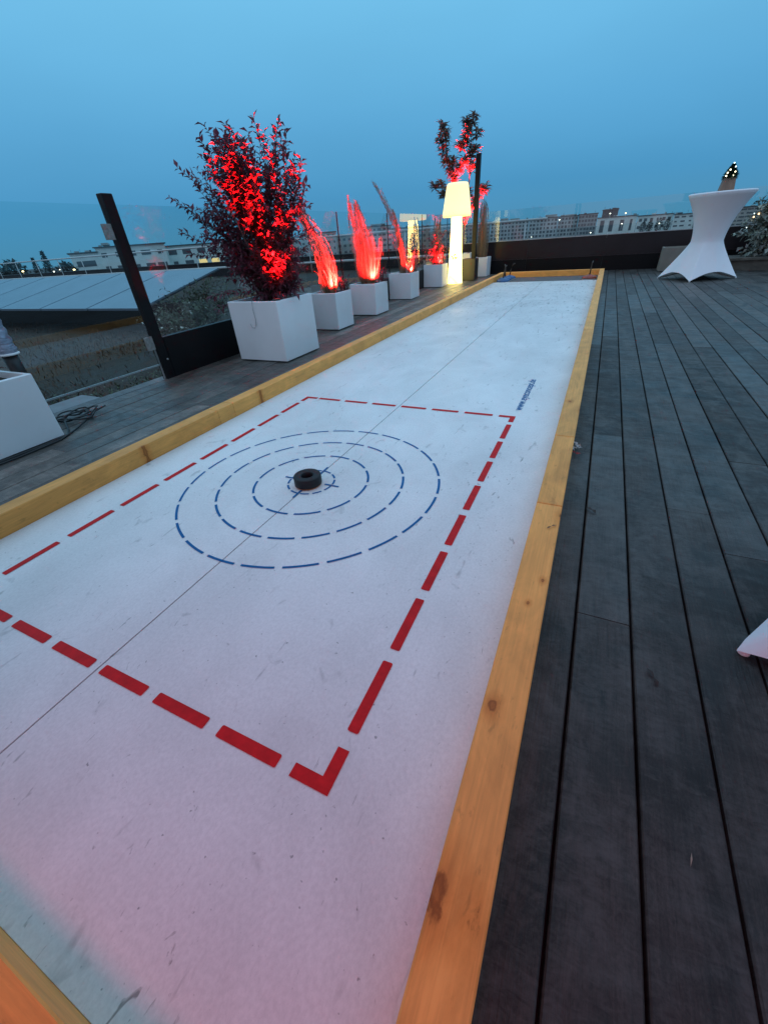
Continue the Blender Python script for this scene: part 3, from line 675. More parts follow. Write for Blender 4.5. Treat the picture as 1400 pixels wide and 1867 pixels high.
shrub('leafy_shrub', 'small leafy bush lit orange red in the planter beside the lamp', (-2.25, 7.84), 0.37, tg, 0.07, 0.036, MT['red_leaf'], 41, 7, per=12, start=0.3)
tg = [(-2.0 + 0.13 * rng.gauss(0, .6), 7.80 + 0.07 * rng.gauss(0, 1), 0.47 + 0.36 * rng.random()) for i in range(16)]
shrub('leafy_sprig', 'dark leafy sprig hanging in front of the glowing lamp foot', (-2.10, 7.76), 0.37, tg, 0.055, 0.03, MT['green_leaf'], 42, 4, per=9, start=0.4)
grass('plume_grass', 'hazy amber grass behind the leafy bush at the lamp', (-2.24, 7.92), 0.36, 80, 0.88, (0.0, 0, 0.03, 0), 0.10, MT['straw'], 43, 0.008, 0.06, 4, stray=0.05, neck=0.6)
rng = random.Random(10)
for (bx, by, bz, s, lab) in ((-1.99, 3.40, 0.37, 51, 'low dark maroon cover plant at the foot of the bent grass'), (-1.98, 4.55, 0.36, 52, 'low maroon cover plant at the foot of the dense grass'), (-2.10, 6.14, 0.36, 53, 'low maroon cover plant beside the thin tall stalk')):
    tg = [(bx + 0.11 * rng.gauss(0, .7), by + 0.06 * rng.gauss(0, .8), bz + 0.06 + 0.13 * rng.random()) for i in range(22)]
    shrub('cover_plant', lab, (bx, by), bz, tg, 0.04, 0.022, MT['red_leaf'], s, 4, per=9, group='low maroon cover plants in the planters')
# small tree: rosettes of long leaves on two leaders
CL = [(-2.68, 2.9), (-2.74, 2.68), (-2.62, 2.5), (-2.41, 2.28), (-2.76, 1.73), (-2.93, 1.9), (-2.77, 1.93), (-2.28, 2.17), (-2.17, 2.91), (-2.01, 2.95), (-1.9, 2.73), (-2.16, 2.61), (-2.05, 2.4), (-1.96, 2.17), (-2.19, 2.3), (-2.35, 2.01), (-2.11, 1.72), (-1.83, 1.75), (-1.94, 1.51), (-1.69, 1.78), (-2.12, 1.39), (-2.59, 2.75), (-2.09, 2.76), (-2.27, 2.52), (-2.48, 2.15), (-1.93, 2.45), (-2.58, 2.32)]
rng = random.Random(77)
tr = thing('small_tree', 'slender small tree with clustered leaves behind the floor lamp, part lit red', 'tree', (-2.16, 9.66, 0.46))
mt, ml = MB(), MB()
B = Vector((-2.16, 9.66, 0.42)); F = Vector((-2.13, 9.65, 1.05))
ldr = [qcurve(F, Vector((-2.45, 9.62, 1.7)), Vector((-2.68, 9.6, 2.88)), 14), qcurve(F, Vector((-2.02, 9.64, 1.9)), Vector((-2.06, 9.6, 2.92)), 14), qcurve(F, Vector((-2.0, 9.66, 1.3)), Vector((-1.78, 9.6, 1.75)), 10)]
mt.tube([B, F], 0.022, 0.018, 8)
for c in ldr: mt.tube(c, 0.016, 0.005, 6)
allp = [p for c in ldr for p in c[1:]]
for x, z in CL:
    T = Vector((x, (9.74 if z < 2.0 else 9.52) + rng.uniform(-.12, .12), z)); S = min((p for p in allp if p.z < z - 0.05), key=lambda p: (p - T).length, default=F)
    c = qcurve(S, (S + T) / 2 + Vector((0, 0, -0.04)), T, 7); mt.tube(c, 0.007, 0.003, 5)
    d = (c[-1] - c[-2]).normalized() * 0.5 + Vector((0, 0, 0.6))
    for q in range(46):
        a = q * 2.4; s = Vector((math.cos(a), math.sin(a), 0)); e = rng.uniform(-0.5, 0.9)
        ml.leaf(T - d * rng.uniform(0, 0.15), s + Vector((0, 0, e)), Vector((0, 0, 1)), rng.uniform(0.12, 0.20), rng.uniform(0.045, 0.065), shade(rng, 0.35, 0.15))
part(mt, 'trunk', MT['pale_bark'], tr); part(ml, 'crown', MT['green_leaf'], tr)

# ------------------------------------------------------------------ red uplights in the planters
def uplight(x, y, z, aim, label, power, spot=70, warm=False):
    t = thing('uplight', label, 'uplight', (x, y, z), 'small red uplights standing in the planters')
    mb = MB(); mb.lathe([(0.030, 0), (0.034, 0.006), (0.036, 0.05), (0.033, 0.056), (0.030, 0.05)], 18, (x, y, z), cap=False); mb.lathe([(0.001, 0.002), (0.03, 0.002)], 18, (x, y, z), cap=False); part(mb, 'housing', MT['fixture'], t)
    mb = MB(); mb.lathe([(0.0295, 0.046), (0.02, 0.05), (0.001, 0.052)], 18, (x, y, z), cap=False); part(mb, 'lens', MT['led_red'], t)
    lamp('uplight_beam', 'SPOT', (x, y, z + 0.062), power, (1.0, 0.0045, 0.0040) if not warm else (1.0, 0.1, 0.02), 0.02, aim, spot, 0.9)
uplight(-1.645, 1.54, 0.475, (-1.70, 1.72, 1.35), 'red uplight at the front right under the tall maroon shrub', 1450, 58)
uplight(-1.960, 3.20, 0.36, (-2.16, 3.27, 0.80), 'red uplight under the bent reed clump', 3200, 104)
uplight(-1.955, 4.34, 0.35, (-2.17, 4.42, 0.80), 'red uplight under the dense grass tuft', 3400, 104)
uplight(-2.06, 6.00, 0.35, (-2.27, 6.07, 1.05), 'red uplight under the thin tall stalk', 3600, 96)
uplight(-2.075, 7.74, 0.355, (-2.23, 7.86, 0.65), 'red uplight under the leafy bush beside the lamp', 1900, 104)
uplight(-1.95, 9.46, 0.455, (-2.02, 9.58, 2.4), 'red uplight at the foot of the small tree', 11000, 42)

# ------------------------------------------------------------------ glowing floor lamp
lx, ly = -1.965, 8.42
fl = thing('floor_lamp', 'glowing yellow floor lamp with broad shade standing on the deck', 'lamp', (lx, ly, DZ))
mb = MB(); mb.lathe([(0.165, 0), (0.17, 0.01), (0.168, 0.03), (0.155, 0.2), (0.135, 0.55), (0.118, 0.9), (0.108, 1.27)], 40, (lx, ly, DZ)); part(mb, 'column', lamp_mat('glowing_lamp_column', (1.0, 0.78, 0.20), 7.0, 0.75, 0.85, 3.2), fl)
mb = MB(); mb.lathe([(0.10, 1.245), (0.275, 1.235), (0.292, 1.245), (0.296, 1.27), (0.285, 1.36), (0.225, 1.74), (0.212, 1.785), (0.19, 1.80), (0.001, 1.803)], 44, (lx, ly, DZ), cap=False); part(mb, 'shade', lamp_mat('glowing_lamp_shade', (1.0, 0.80, 0.20), 1.5, 1.30, 0.55, 0.92), fl)
mb = MB(); mb.tube([(lx + 0.10, ly - 0.16, DZ + 0.012), (lx + 0.02, ly - 0.19, DZ + 0.1), (lx - 0.06, ly - 0.185, DZ + 0.16), (lx - 0.11, ly - 0.16, DZ + 0.05), (lx - 0.15, ly - 0.16, DZ + 0.008)], 0.004, 0.004, 6)
part(mb, 'power_cord', MT['cable'], fl)

# black pot with the tall post
bx = planter(-1.93, 8.86, -1.625, 9.17, 0.41, 'black planter box at the foot of the tall black post', MT['black_box'], None)
po = thing('steel_post', 'tallest black steel post rising from the black box by the lamp', 'post', (-1.70, 8.98, DZ))
mb = MB(); mb.box(-1.745, 8.935, 0.36, -1.655, 9.025, 2.235, c=0.003); part(mb, 'shaft', MT['steel'], po)
mb = MB(); mb.box(-1.75, 8.93, 2.236, -1.65, 9.03, 2.243); part(mb, 'cap', MT['fixture'], po)

# ------------------------------------------------------------------ railings
XRL = -2.47
def pane(mb, x0, y0, z0, x1, y1, z1): mb.box(x0, y0, z0, x1, y1, z1)
ps = thing('steel_post', 'short leaning-looking black gate post with two metal hinge plates', 'post', (XRL, 0.78, DZ))
mb = MB(); mb.box(XRL - 0.03, 0.735, DZ, XRL + 0.03, 0.825, 1.345, c=0.004); part(mb, 'shaft', MT['steel'], ps)
mb = MB(); mb.lathe([(0.009, 0), (0.009, 0.006), (0.004, 0.010)], 12, (0, 0, 0)); o = mb.build('bolt', MT['alu'], ps, loc=(0.031, 0.02, 0.165), rot=(0, R(90), 0))
gt = thing('glass_gate', 'clear frameless glass gate panel left of the short black post', 'gate', (XRL, 0.72, 0.1))
mb = MB(); pane(mb, XRL - 0.006, -0.98, 0.108, XRL + 0.006, 0.725, 1.278); part(mb, 'pane', MT['glass'], gt)
mb = MB(); mb.box(XRL - 0.007, -0.98, 0.096, XRL + 0.007, 0.727, 0.1075); part(mb, 'bottom_seal', MT['alu'], gt)
mb = MB(); mb.box(XRL - 0.007, 0.7255, DZ + 0.005, XRL + 0.007, 0.7345, 0.235); part(mb, 'floor_bolt', MT['alu'], gt)
for z0, z1 in ((1.055, 1.158), (0.235, 0.345)):
    mb = MB(); mb.box(XRL + 0.0065, 0.655, z0, XRL + 0.020, 0.733, z1, c=0.003); h_ = part(mb, 'hinge', MT['plate'], gt)
gl_group = 'glass railing panels along the left deck edge'
ys = [0.83, 2.52, 4.24, 5.95, 7.67, 9.39, 10.34]
rl_labels = ['glass railing panel with black kick board directly behind the big shrub', 'glass railing panel behind the bent reed clump', 'glass railing panel behind the dense red grass and thin stalk', 'glass railing panel left of the lamp reflection', 'glass railing panel behind the glowing lamp', 'short glass railing panel in the far left deck corner']
for (a, b), lab in zip(zip(ys, ys[1:]), rl_labels):
    t = thing('glass_railing', lab, 'railing', (XRL, (a + b) / 2, DZ), gl_group)
    mb = MB(); pane(mb, XRL - 0.006, a + 0.008, 0.31, XRL + 0.006, b - 0.008, 1.280); part(mb, 'pane', MT['glass'], t)
    mb = MB(); mb.box(XRL - 0.03, a + 0.001, DZ, XRL + 0.03, b - 0.001, 0.318, c=0.004); part(mb, 'kick_board', MT['panel'], t)
    mb = MB(); mb.box(XRL - 0.009, b - 0.010, 0.319, XRL + 0.009, b - 0.004, 1.276); part(mb, 'joint_strip', MT['steel'], t)
YF = 10.42
xs = [-2.43, -0.72, 1.00, 2.72, 4.44, 6.16, 7.88]
fr_labels = ['far glass railing panel in the left corner behind the straw grass', 'far glass railing panel over the lane end board', 'far glass railing panel left of the white table', 'far glass railing panel right behind the white table', 'far glass railing panel behind the silvery bush', 'far glass railing panel at the right end']
for (a, b), lab in zip(zip(xs, xs[1:]), fr_labels):
    t = thing('glass_railing', lab, 'railing', ((a + b) / 2, YF, DZ), 'glass railing panels along the far deck edge')
    mb = MB(); pane(mb, a + 0.003, YF - 0.006, 0.66, b - 0.003, YF + 0.006, 1.30); part(mb, 'pane', MT['glass'], t)
    mb = MB(); mb.box(a + 0.001, YF - 0.05, DZ - 0.05, b - 0.001, YF + 0.03, 0.262); part(mb, 'base_board', MT['panel'], t)
    mb = MB(); mb.box(a + 0.001, YF - 0.03, 0.264, b - 0.001, YF + 0.03, 0.668, c=0.004); part(mb, 'kick_board', MT['brown_panel'], t)
    mb = MB(); mb.box(a + 0.001, YF - 0.055, 0.2625, b - 0.001, YF - 0.031, 0.275); part(mb, 'ledge', MT['brown_panel'], t)
    mb = MB(); mb.box(a + 0.001, YF - 0.026, 0.6685, b - 0.001, YF + 0.026, 0.682); part(mb, 'cap_strip', MT['alu'], t)

# ------------------------------------------------------------------ stretch covered tables
def table_cover(cx, cy, zt, ph, seed):
    mb = MB(); n = 128; rows = []; rng = random.Random(seed)
    for v in (0, 1, 2, 3):
        r, z = ((0.05, zt), (0.445, zt), (0.462, zt - 0.006), (0.466, zt - 0.02))[v]
        rows.append([(r, z)] * n)
    zw = DZ + (zt - DZ) * 0.46; rw = 0.235
    for s in (0.05, .12, .22, .34, .46, .58, .7, .8, .9, 1.0):
        r = rw + (0.462 - rw) * (1 - s) ** 1.9; z = (zt - 0.03) + (zw - zt + 0.03) * s; rows.append([(r, z)] * n)
    for q in range(1, 17):
        s = q / 16; row = []
        for i in range(n):
            a = 2 * math.pi * i / n - ph; f = abs(math.cos(2 * a))
            d = min(abs(((a / (math.pi / 2)) % 1) - 0), abs(((a / (math.pi / 2)) % 1) - 1)) * 2   # 0 at foot, 1 midway
            zh = DZ + 0.010 + 0.115 * (1 - (1 - d) ** 2.2) ** 0.9
            rh = 0.612 / (abs(math.cos(a)) + abs(math.sin(a))) * (1 - 0.05 * math.sin(math.pi * d))
            row.append((rw + (rh - rw) * s ** 1.28 + 0.014 * math.exp(-(d / 0.09) ** 2) * math.sin(math.pi * min(1, s * 1.05)), zw + (zh - zw) * s))
        rows.append(row)
    vs = []; fs = []
    for row in rows:
        for i, (r, z) in enumerate(row):
            a = 2 * math.pi * i / n; vs.append((cx + r * math.cos(a), cy + r * math.sin(a), z))
    for l in range(len(rows) - 1):
        for i in range(n): fs.append((l * n + i, l * n + n + i, l * n + n + (i + 1) % n, l * n + (i + 1) % n))
    fs.append(tuple(range(n)))
    mb.add(vs, fs, smooth=True); return mb
def table(cx, cy, ph, label):
    t = thing('cocktail_table', label, 'table', (cx, cy, DZ), 'tall cocktail tables in white stretch covers')
    part(table_cover(cx, cy, 1.205, ph, 1), 'stretch_cover', MT['stretch'], t)
    mb = MB(); mb.lathe([(0.022, 0), (0.022, 1.0)], 12, (cx, cy, DZ + 0.12)); part(mb, 'pedestal', MT['alu'], t)
    for k in range(4):
        a = ph + k * math.pi / 2; x, y = cx + 0.588 * math.cos(a), cy + 0.588 * math.sin(a)
        mb = MB(); mb.lathe([(0.010, 0.0), (0.014, 0.003), (0.013, 0.010), (0.006, 0.015)], 12, (x, y, DZ)); part(mb, 'foot_pocket', MT['stretch'], t)
        mb = MB(); mb.tube([(cx, cy, DZ + 0.16), (cx + 0.56 * math.cos(a), cy + 0.56 * math.sin(a), DZ + 0.015)], 0.012, 0.010, 6); part(mb, 'leg', MT['alu'], t)
table(2.60, 8.12, R(165), 'tall round table in a white stretch cover near the far railing')
table(2.155, -0.735, R(193.8), 'white covered table at the right picture edge of which one foot shows')

bp_ = thing('table_tree_pot', 'brown wooden pot standing on the far white table', 'pot', (2.63, 8.12, 1.205))
mb = MB(); vs = []
for z, h_ in ((1.206, 0.098), (1.215, 0.098), (1.370, 0.078), (1.378, 0.076)):
    vs += [(2.63 - h_, 8.12 - h_, z), (2.63 + h_, 8.12 - h_, z), (2.63 + h_, 8.12 + h_, z), (2.63 - h_, 8.12 + h_, z)]
mb.add(vs, [(0, 3, 2, 1), (12, 13, 14, 15)] + [(4 * l + i, 4 * l + (i + 1) % 4, 4 * l + 4 + (i + 1) % 4, 4 * l + 4 + i) for l in range(3) for i in range(4)])
part(mb, 'box', MT['wood_box'], bp_)
mb = MB(); mb.box(2.63 - 0.07, 8.05, 1.3785, 2.63 + 0.07, 8.19, 1.382); part(mb, 'soil', MT['soil'], bp_)
xt = thing('christmas_tree', 'tiny dark Christmas tree with lit fairy lights on the far table', 'christmas tree', (2.63, 8.12, 1.382))
rng = random.Random(6); mb = MB()
for k in range(900):
    u = rng.random() ** 1.3; z = 1.39 + 0.165 * u; r = 0.078 * (1 - u) + 0.006; a = rng.uniform(0, 6.28)
    p = Vector((2.63 + r * 0.4 * math.cos(a), 8.12 + r * 0.4 * math.sin(a), z)); mb.leaf(p, Vector((math.cos(a), math.sin(a), rng.uniform(-0.4, 0.5))), Vector((0, 0, 1)), r * 0.9 + 0.02, 0.022, shade(rng, 0.4))
part(mb, 'needles', MT['fir'], xt)
mb = MB(); mb.tube([(2.63, 8.12, 1.383), (2.63, 8.12, 1.55)], 0.006, 0.003, 6); part(mb, 'trunk', MT['bark'], xt)
for x, y, z, m_ in ((-.03, -.055, 1.478, 0), (-.055, -.055, 1.442, 0), (-.062, -.06, 1.404, 0), (.042, -.055, 1.448, 0), (.03, -.072, 1.404, 0), (0, -.01, 1.560, 1), (.030, -.03, 1.512, 1)):
    mb = MB(); mb.ball((2.63 + x, 8.12 + y, z), 0.0105, 6); part(mb, 'light_bulb', MT['bulb_cool' if m_ else 'bulb_white'], xt)

# silvery bush in a low stone trough, beige box behind the table
tg = []; rng = random.Random(15)
for i in range(170):
    x = 3.95 + 0.62 * rng.gauss(0, .55); z = 0.22 + (0.95 + 0.25 * (x - 3.6)) * rng.random(); tg.append((max(3.28, x), 9.55 + 0.26 * rng.gauss(0, .6), min(z, 1.15 + (x - 3.6) * .4)))
bush = shrub('silvery_bush', 'silvery leaved bush with a few fairy lights right of the white table', (3.95, 9.6), 0.20, tg, 0.10, 0.06, MT['silver_leaf'], 16, 9, per=20, start=0.25, spread=0.3)
for x, z, m_ in ((3.41, 0.818, 'bulb_warm'), (3.40, 0.87, 'bulb_cool'), (3.36, 0.66, 'bulb_cool'), (3.47, 0.86, 'bulb_warm')):
    mb = MB(); mb.ball((x, 9.42, z), 0.013 if m_ == 'bulb_warm' else 0.008, 6); part(mb, 'fairy_light', MT[m_], bush)
tp = thing('stone_trough', 'low brown stone trough under the silvery bush', 'trough', (4.2, 9.62, DZ))
mb = MB(); mb.rbox(3.18, 9.28, DZ, 5.4, 9.98, 0.14, 0.02, 3); part(mb, 'body', MT['stone'], tp)
mb = MB(); mb.box(3.14, 9.24, 0.141, 5.44, 10.02, 0.185, c=0.006); part(mb, 'rim', MT['stone'], tp)
pb = planter(2.12, 9.55, 2.95, 9.95, 0.40, 'beige concrete box half hidden behind the white table', MT['beige'], None)

# ------------------------------------------------------------------ foil wrapped stand at the left edge, cables, litter
fo = thing('wrapped_stand', 'slim stand wrapped in silver foil behind the white planter at the left edge', 'wrapped stand', (-2.22, -0.45, 0.34))
mb = MB(); mb.lathe([(0.035, 0.0), (0.04, 0.02), (0.042, 0.135)], 20, (-2.22, -0.455, 0.34)); part(mb, 'base', MT['fixture'], fo)
mb = MB(); pr = []
for i in range(18):
    z = 0.485 + i * 0.026; pr.append((0.052 + (0.006 if i % 2 else -0.003) - 0.0006 * i, z - 0.34))
mb.lathe(pr, 24, (-2.22, -0.455, 0.34)); part(mb, 'foil', MT['foil'], fo)
mb = MB(); mb.lathe([(0.054, 0.1355), (0.058, 0.138), (0.058, 0.146), (0.052, 0.149)], 24, (-2.22, -0.455, 0.34)); part(mb, 'white_band', MT['white_cap'], fo)
tg = [(-2.30 + 0.10 * rng.gauss(0, .6), -0.70 + 0.12 * rng.gauss(0, .6), 0.42 + 0.25 * rng.random()) for i in range(18)]
shrub('dark_cover_plant', 'dark low plant inside the white planter at the left edge', (-2.28, -0.72), 0.36, tg, 0.06, 0.03, MT['green_leaf'], 71, 4, per=9)
rng = random.Random(40)
cb = MB()
for k in range(4):
    pts = []
    cx, cy = -2.30 + 0.03 * k, -0.30 + 0.02 * k
    for i in range(26):
        a = i / 25 * 2 * math.pi * (1.0 + 0.2 * k) + k; r = 0.10 + 0.03 * math.sin(3 * a + k)
        pts.append((cx + r * 0.8 * math.cos(a), cy + r * 1.35 * math.sin(a) + 0.02, DZ + 0.012 + 0.03 * abs(math.sin(a * 1.5 + k))))
    cb.tube(pts, 0.0055, 0.0055, 6)
cb.tube([(-2.2, -0.36, DZ + 0.03), (-2.08, -0.42, DZ + 0.008), (-1.985, -0.48, DZ + 0.008), (-1.965, -0.65, DZ + 0.008), (-1.975, -0.95, DZ + 0.008), (-1.96, -1.4, DZ + 0.008)], 0.007, 0.007, 6)
cb.tube([(-2.15, -0.20, DZ + 0.02), (-2.03, -0.40, DZ + 0.008), (-1.945, -0.55, DZ + 0.008), (-1.93, -0.80, DZ + 0.008), (-1.95, -1.1, DZ + 0.008), (-1.9, -1.5, DZ + 0.008)], 0.006, 0.006, 6)
tag(cb.build('cable_bundle', MT['cable']), 'black cables tangled on the deck beside the left white planter', 'cable')
wb = MB(); wb.tube([(-1.88, 1.50, 0.50), (-1.885, 1.471, 0.518), (-1.888, 1.466, 0.45), (-1.882, 1.466, 0.36), (-1.89, 1.466, 0.31), (-1.915, 1.466, 0.285), (-1.945, 1.466, 0.29), (-1.958, 1.466, 0.325)], 0.0025, 0.0025, 6)
tag(wb.build('hanging_wire', MT['alu']), 'thin grey wire hanging hooked over the front of the largest planter', 'wire')
cr_ = MB(); rng = random.Random(2)
for k in range(9):
    p = Vector((1.108 + rng.uniform(-.012, .012), 0.235 + rng.uniform(-.028, .028), DZ + 0.008 + rng.uniform(0, .02)))
    cr_.leaf(p, Vector((rng.uniform(-1, 1), rng.uniform(-1, 1), rng.uniform(-.3, .8))), Vector((rng.uniform(-1, 1), 0, 1)), 0.022, 0.016)
wr = thing('candy_wrapper', 'crumpled white and red wrapper lying against the right board', 'wrapper', (1.105, 0.23, DZ))
part(cr_, 'paper', MT['wrap_white'], wr)
cr_ = MB()
for k in range(4):
    p = Vector((1.108 + rng.uniform(-.01, .01), 0.19 + rng.uniform(-.015, .015), DZ + 0.010))
    cr_.leaf(p, Vector((rng.uniform(-1, 1), rng.uniform(-1, 1), rng.uniform(0, .5))), Vector((0, 0, 1)), 0.02, 0.014)
part(cr_, 'red_end', MT['wrap_red'], wr)
def litter(name, label, cat, pts, w, mat):
    mb = MB(); pts = [Vector(p) for p in pts]
    for a, b in zip(pts, pts[1:]): mb.leaf(a, b - a, Vector((0, 0, 1)), (b - a).length * 1.15, w, fold=0.15)
    o = tag(mb.build(name, mat, origin=tuple(pts[0])), label, cat); return o
litter('dead_leaf', 'dark curled leaf on the deck gap right of the timber board', 'leaf', [(1.178, -0.30, DZ + 0.006), (1.20, -0.312, DZ + 0.012), (1.215, -0.325, DZ + 0.008)], 0.02, MT['deadleaf'])
litter('dead_leaf', 'dark shrivelled leaf lying on the near dark boards', 'leaf', [(1.355, -1.02, DZ + 0.006), (1.370, -1.045, DZ + 0.008), (1.377, -1.065, DZ + 0.004)], 0.012, MT['deadleaf'])
litter('straw_bit', 'tiny pale straw bit on the near dark boards', 'straw', [(1.405, -1.41, DZ + 0.006), (1.402, -1.43, DZ + 0.006)], 0.003, MT['straw_bit'])
litter('dry_twig', 'short dark twig lying on the right timber board', 'twig', [(1.052, -0.665, bt + 0.004), (1.064, -0.652, bt + 0.007), (1.079, -0.635, bt + 0.005)], 0.006, MT['deadleaf'])

# ------------------------------------------------------------------ roof beyond the glass
# solar array: modules tilted up away from the terrace, laid in a row along X
so_y0, so_z0, so_y1, so_z1 = 3.0, 0.215, 4.9, 0.63
for k in range(16):
    xb = -5.55 - 1.40 * k; xa = xb - 1.36
    lab = 'blue grey solar panel nearest the big shrub at the right end of its row' if k == 0 else ('solar panel directly left of the end panel, crossed by the black gate post' if k == 1 else 'blue grey tilted solar panel further left in the row outside the glass gate')
    t = thing('solar_panel', lab, 'solar panel', (xb, so_y0, -0.15), 'blue grey solar panels in a row on the roof')
    dy, dz = so_y1 - so_y0, so_z1 - so_z0; L = math.hypot(dy, dz); ny, nz_ = -dz / L, dy / L
    mb = MB(); vs = []
    for off in (0.0, 0.035):
        vs += [(xa, so_y0 + ny * off, so_z0 + nz_ * off), (xb, so_y0 + ny * off, so_z0 + nz_ * off), (xb, so_y1 + ny * off, so_z1 + nz_ * off), (xa, so_y1 + ny * off, so_z1 + nz_ * off)]
    mb.add(vs, [(0, 3, 2, 1), (4, 5, 6, 7), (0, 1, 5, 4), (1, 2, 6, 5), (2, 3, 7, 6), (3, 0, 4, 7)]); part(mb, 'glass_sheet', MT['solar'], t)
    mb = MB()
    mb.add([(xb + 0.001, so_y0 + 0.01, so_z0 + 0.0), (xb + 0.039, so_y0 + 0.01, so_z0), (xb + 0.039, so_y1, so_z1), (xb + 0.001, so_y1, so_z1), (xb + 0.001, so_y0 + 0.01, so_z0 + 0.02), (xb + 0.039, so_y0 + 0.01, so_z0 + 0.02), (xb + 0.039, so_y1, so_z1 + 0.02), (xb + 0.001, so_y1, so_z1 + 0.02)],
           [(0, 3, 2, 1), (4, 5, 6, 7), (0, 1, 5, 4), (1, 2, 6, 5), (2, 3, 7, 6), (3, 0, 4, 7)]); part(mb, 'frame', MT['solar_gap'], t)
    mb = MB(); mb.box(xa, so_y0 + 0.75, -0.17, xb + 0.04, so_y0 + 0.81, so_z0 + 0.03)  # dark fill standing in for the shade under the tilted panel
    part(mb, 'dark_fill', MT['panel'], t)
# plants on the roof
rng = random.Random(60)
def lowplant(x, y, r, h, n, mat, label, seed, fl=0, leaf=0.05):
    tg = []
    rg = random.Random(seed)
    for i in range(n): tg.append((x + r * rg.gauss(0, .5), y + r * rg.gauss(0, .5), -0.12 + h * (0.3 + 0.7 * rg.random())))
    t = shrub('roof_shrub', label, (x, y), -0.13, tg, leaf, leaf * 0.5, mat, seed, 6, per=11, group='wild shrubs on the roof beyond the glass', spread=r * 0.5)
    if fl:
        mb = MB()
        for i in range(fl):
            p = Vector(rg.choice(tg)); mb.leaf(p, Vector((rg.uniform(-1, 1), rg.uniform(-1, 1), .6)), Vector((0, 0, 1)), 0.035, 0.03); 
        part(mb, 'flowers', MT['flower'], t)
lowplant(-3.15, 1.65, 0.42, 0.52, 150, MT['sedum'], 'green wild shrub with white flowers just behind the black kick board', 61, 40)
lowplant(-3.9, 2.5, 0.55, 0.60, 140, MT['sedum'], 'bushy dark green shrub at the end of the solar row', 62, 12)
lowplant(-4.7, 3.6, 0.55, 0.70, 130, MT['sedum'], 'dark shrub between the solar row and the big planter', 63, 0)
lowplant(-3.6, 3.6, 0.5, 0.55, 100, MT['sedum'], 'dark shrub behind the glass by the bent reed clump', 64, 0)
# trailing sedum by the gate
tb = MB(); rg = random.Random(66)
for i in range(1500):
    x = -2.58 - abs(rg.gauss(0, 0.30)); y = rg.uniform(-0.2, 1.6); 
    if -2.90 < x < -2.6 and y < 0.2: continue
    p = Vector((x, y, -0.155 + rg.random() * 0.05)); tb.leaf(p, Vector((rg.uniform(-1, 1), rg.uniform(-1, 1), rg.uniform(0.1, 1))), Vector((0, 0, 1)), rg.uniform(0.025, 0.06), 0.016, shade(rg, .5, .2))
tag(tb.build('ground_cover', MT['sedum']), 'mossy green ground cover along the deck edge under the gate', 'ground cover', kind='stuff')
tb = MB()
for i in range(26000):
    x = -2.75 - 8.5 * rg.random() ** 1.5; y = rg.uniform(-2.2, 7.5)
    d = math.sin(x * 1.3 + 1.0 + 0.8 * math.sin(y)) * 0.6 + math.sin(y * 1.5 - x * 0.7) * 0.6 + rg.gauss(0, .4)
    if d < 0.1: continue
    k = rg.uniform(0.5, 1.3); warm = rg.random()
    p = Vector((x, y, -0.165 + rg.random() * 0.03)); tb.leaf(p, Vector((rg.uniform(-1, 1), rg.uniform(-1, 1), rg.uniform(0.3, 1.6))), Vector((0, 0, 1)), rg.uniform(0.04, 0.11), 0.014, (k * (1 + 0.25 * warm), k * (1.05 - 0.15 * warm), k * (1 - 0.2 * warm)))
tag(tb.build('dry_sedum', MT['dry_stalk']), 'dry brown sedum patches scattered over the gravel roof', 'sedum', kind='stuff')
# guard rail and parapet of the roof
gr = thing('guard_rail', 'pale two bar guard rail along the far roof edge', 'guard rail', (-18, 16.0, -0.15))
mb = MB(); mb.tube([(-40, 16, 1.13), (-1.0, 16, 1.13)], 0.035, 0.035, 8); part(mb, 'top_bar', MT['wrailing'], gr)
mb = MB(); mb.tube([(-40, 16, 0.225), (-1.0, 16, 0.225)], 0.045, 0.045, 8); part(mb, 'lower_bar', MT['wrailing'], gr)
for k in range(17):
    mb = MB(); x = -38.5 + 2.3 * k; mb.tube([(x, 16.05, -0.16), (x, 16.05, 1.12)], 0.024, 0.024, 6); part(mb, 'upright', MT['wrailing'], gr)
pw = thing('parapet', 'black roof parapet wall behind the pale guard rail', 'parapet', (-18, 16.6, -0.2))
mb = MB(); mb.box(-46, 16.4, -6, 12, 17.0, 0.425); part(mb, 'wall', MT['parapet'], pw)
mb = MB(); mb.box(-46, 16.36, 0.4265, 12, 17.04, 0.455); part(mb, 'coping', MT['parapet'], pw)

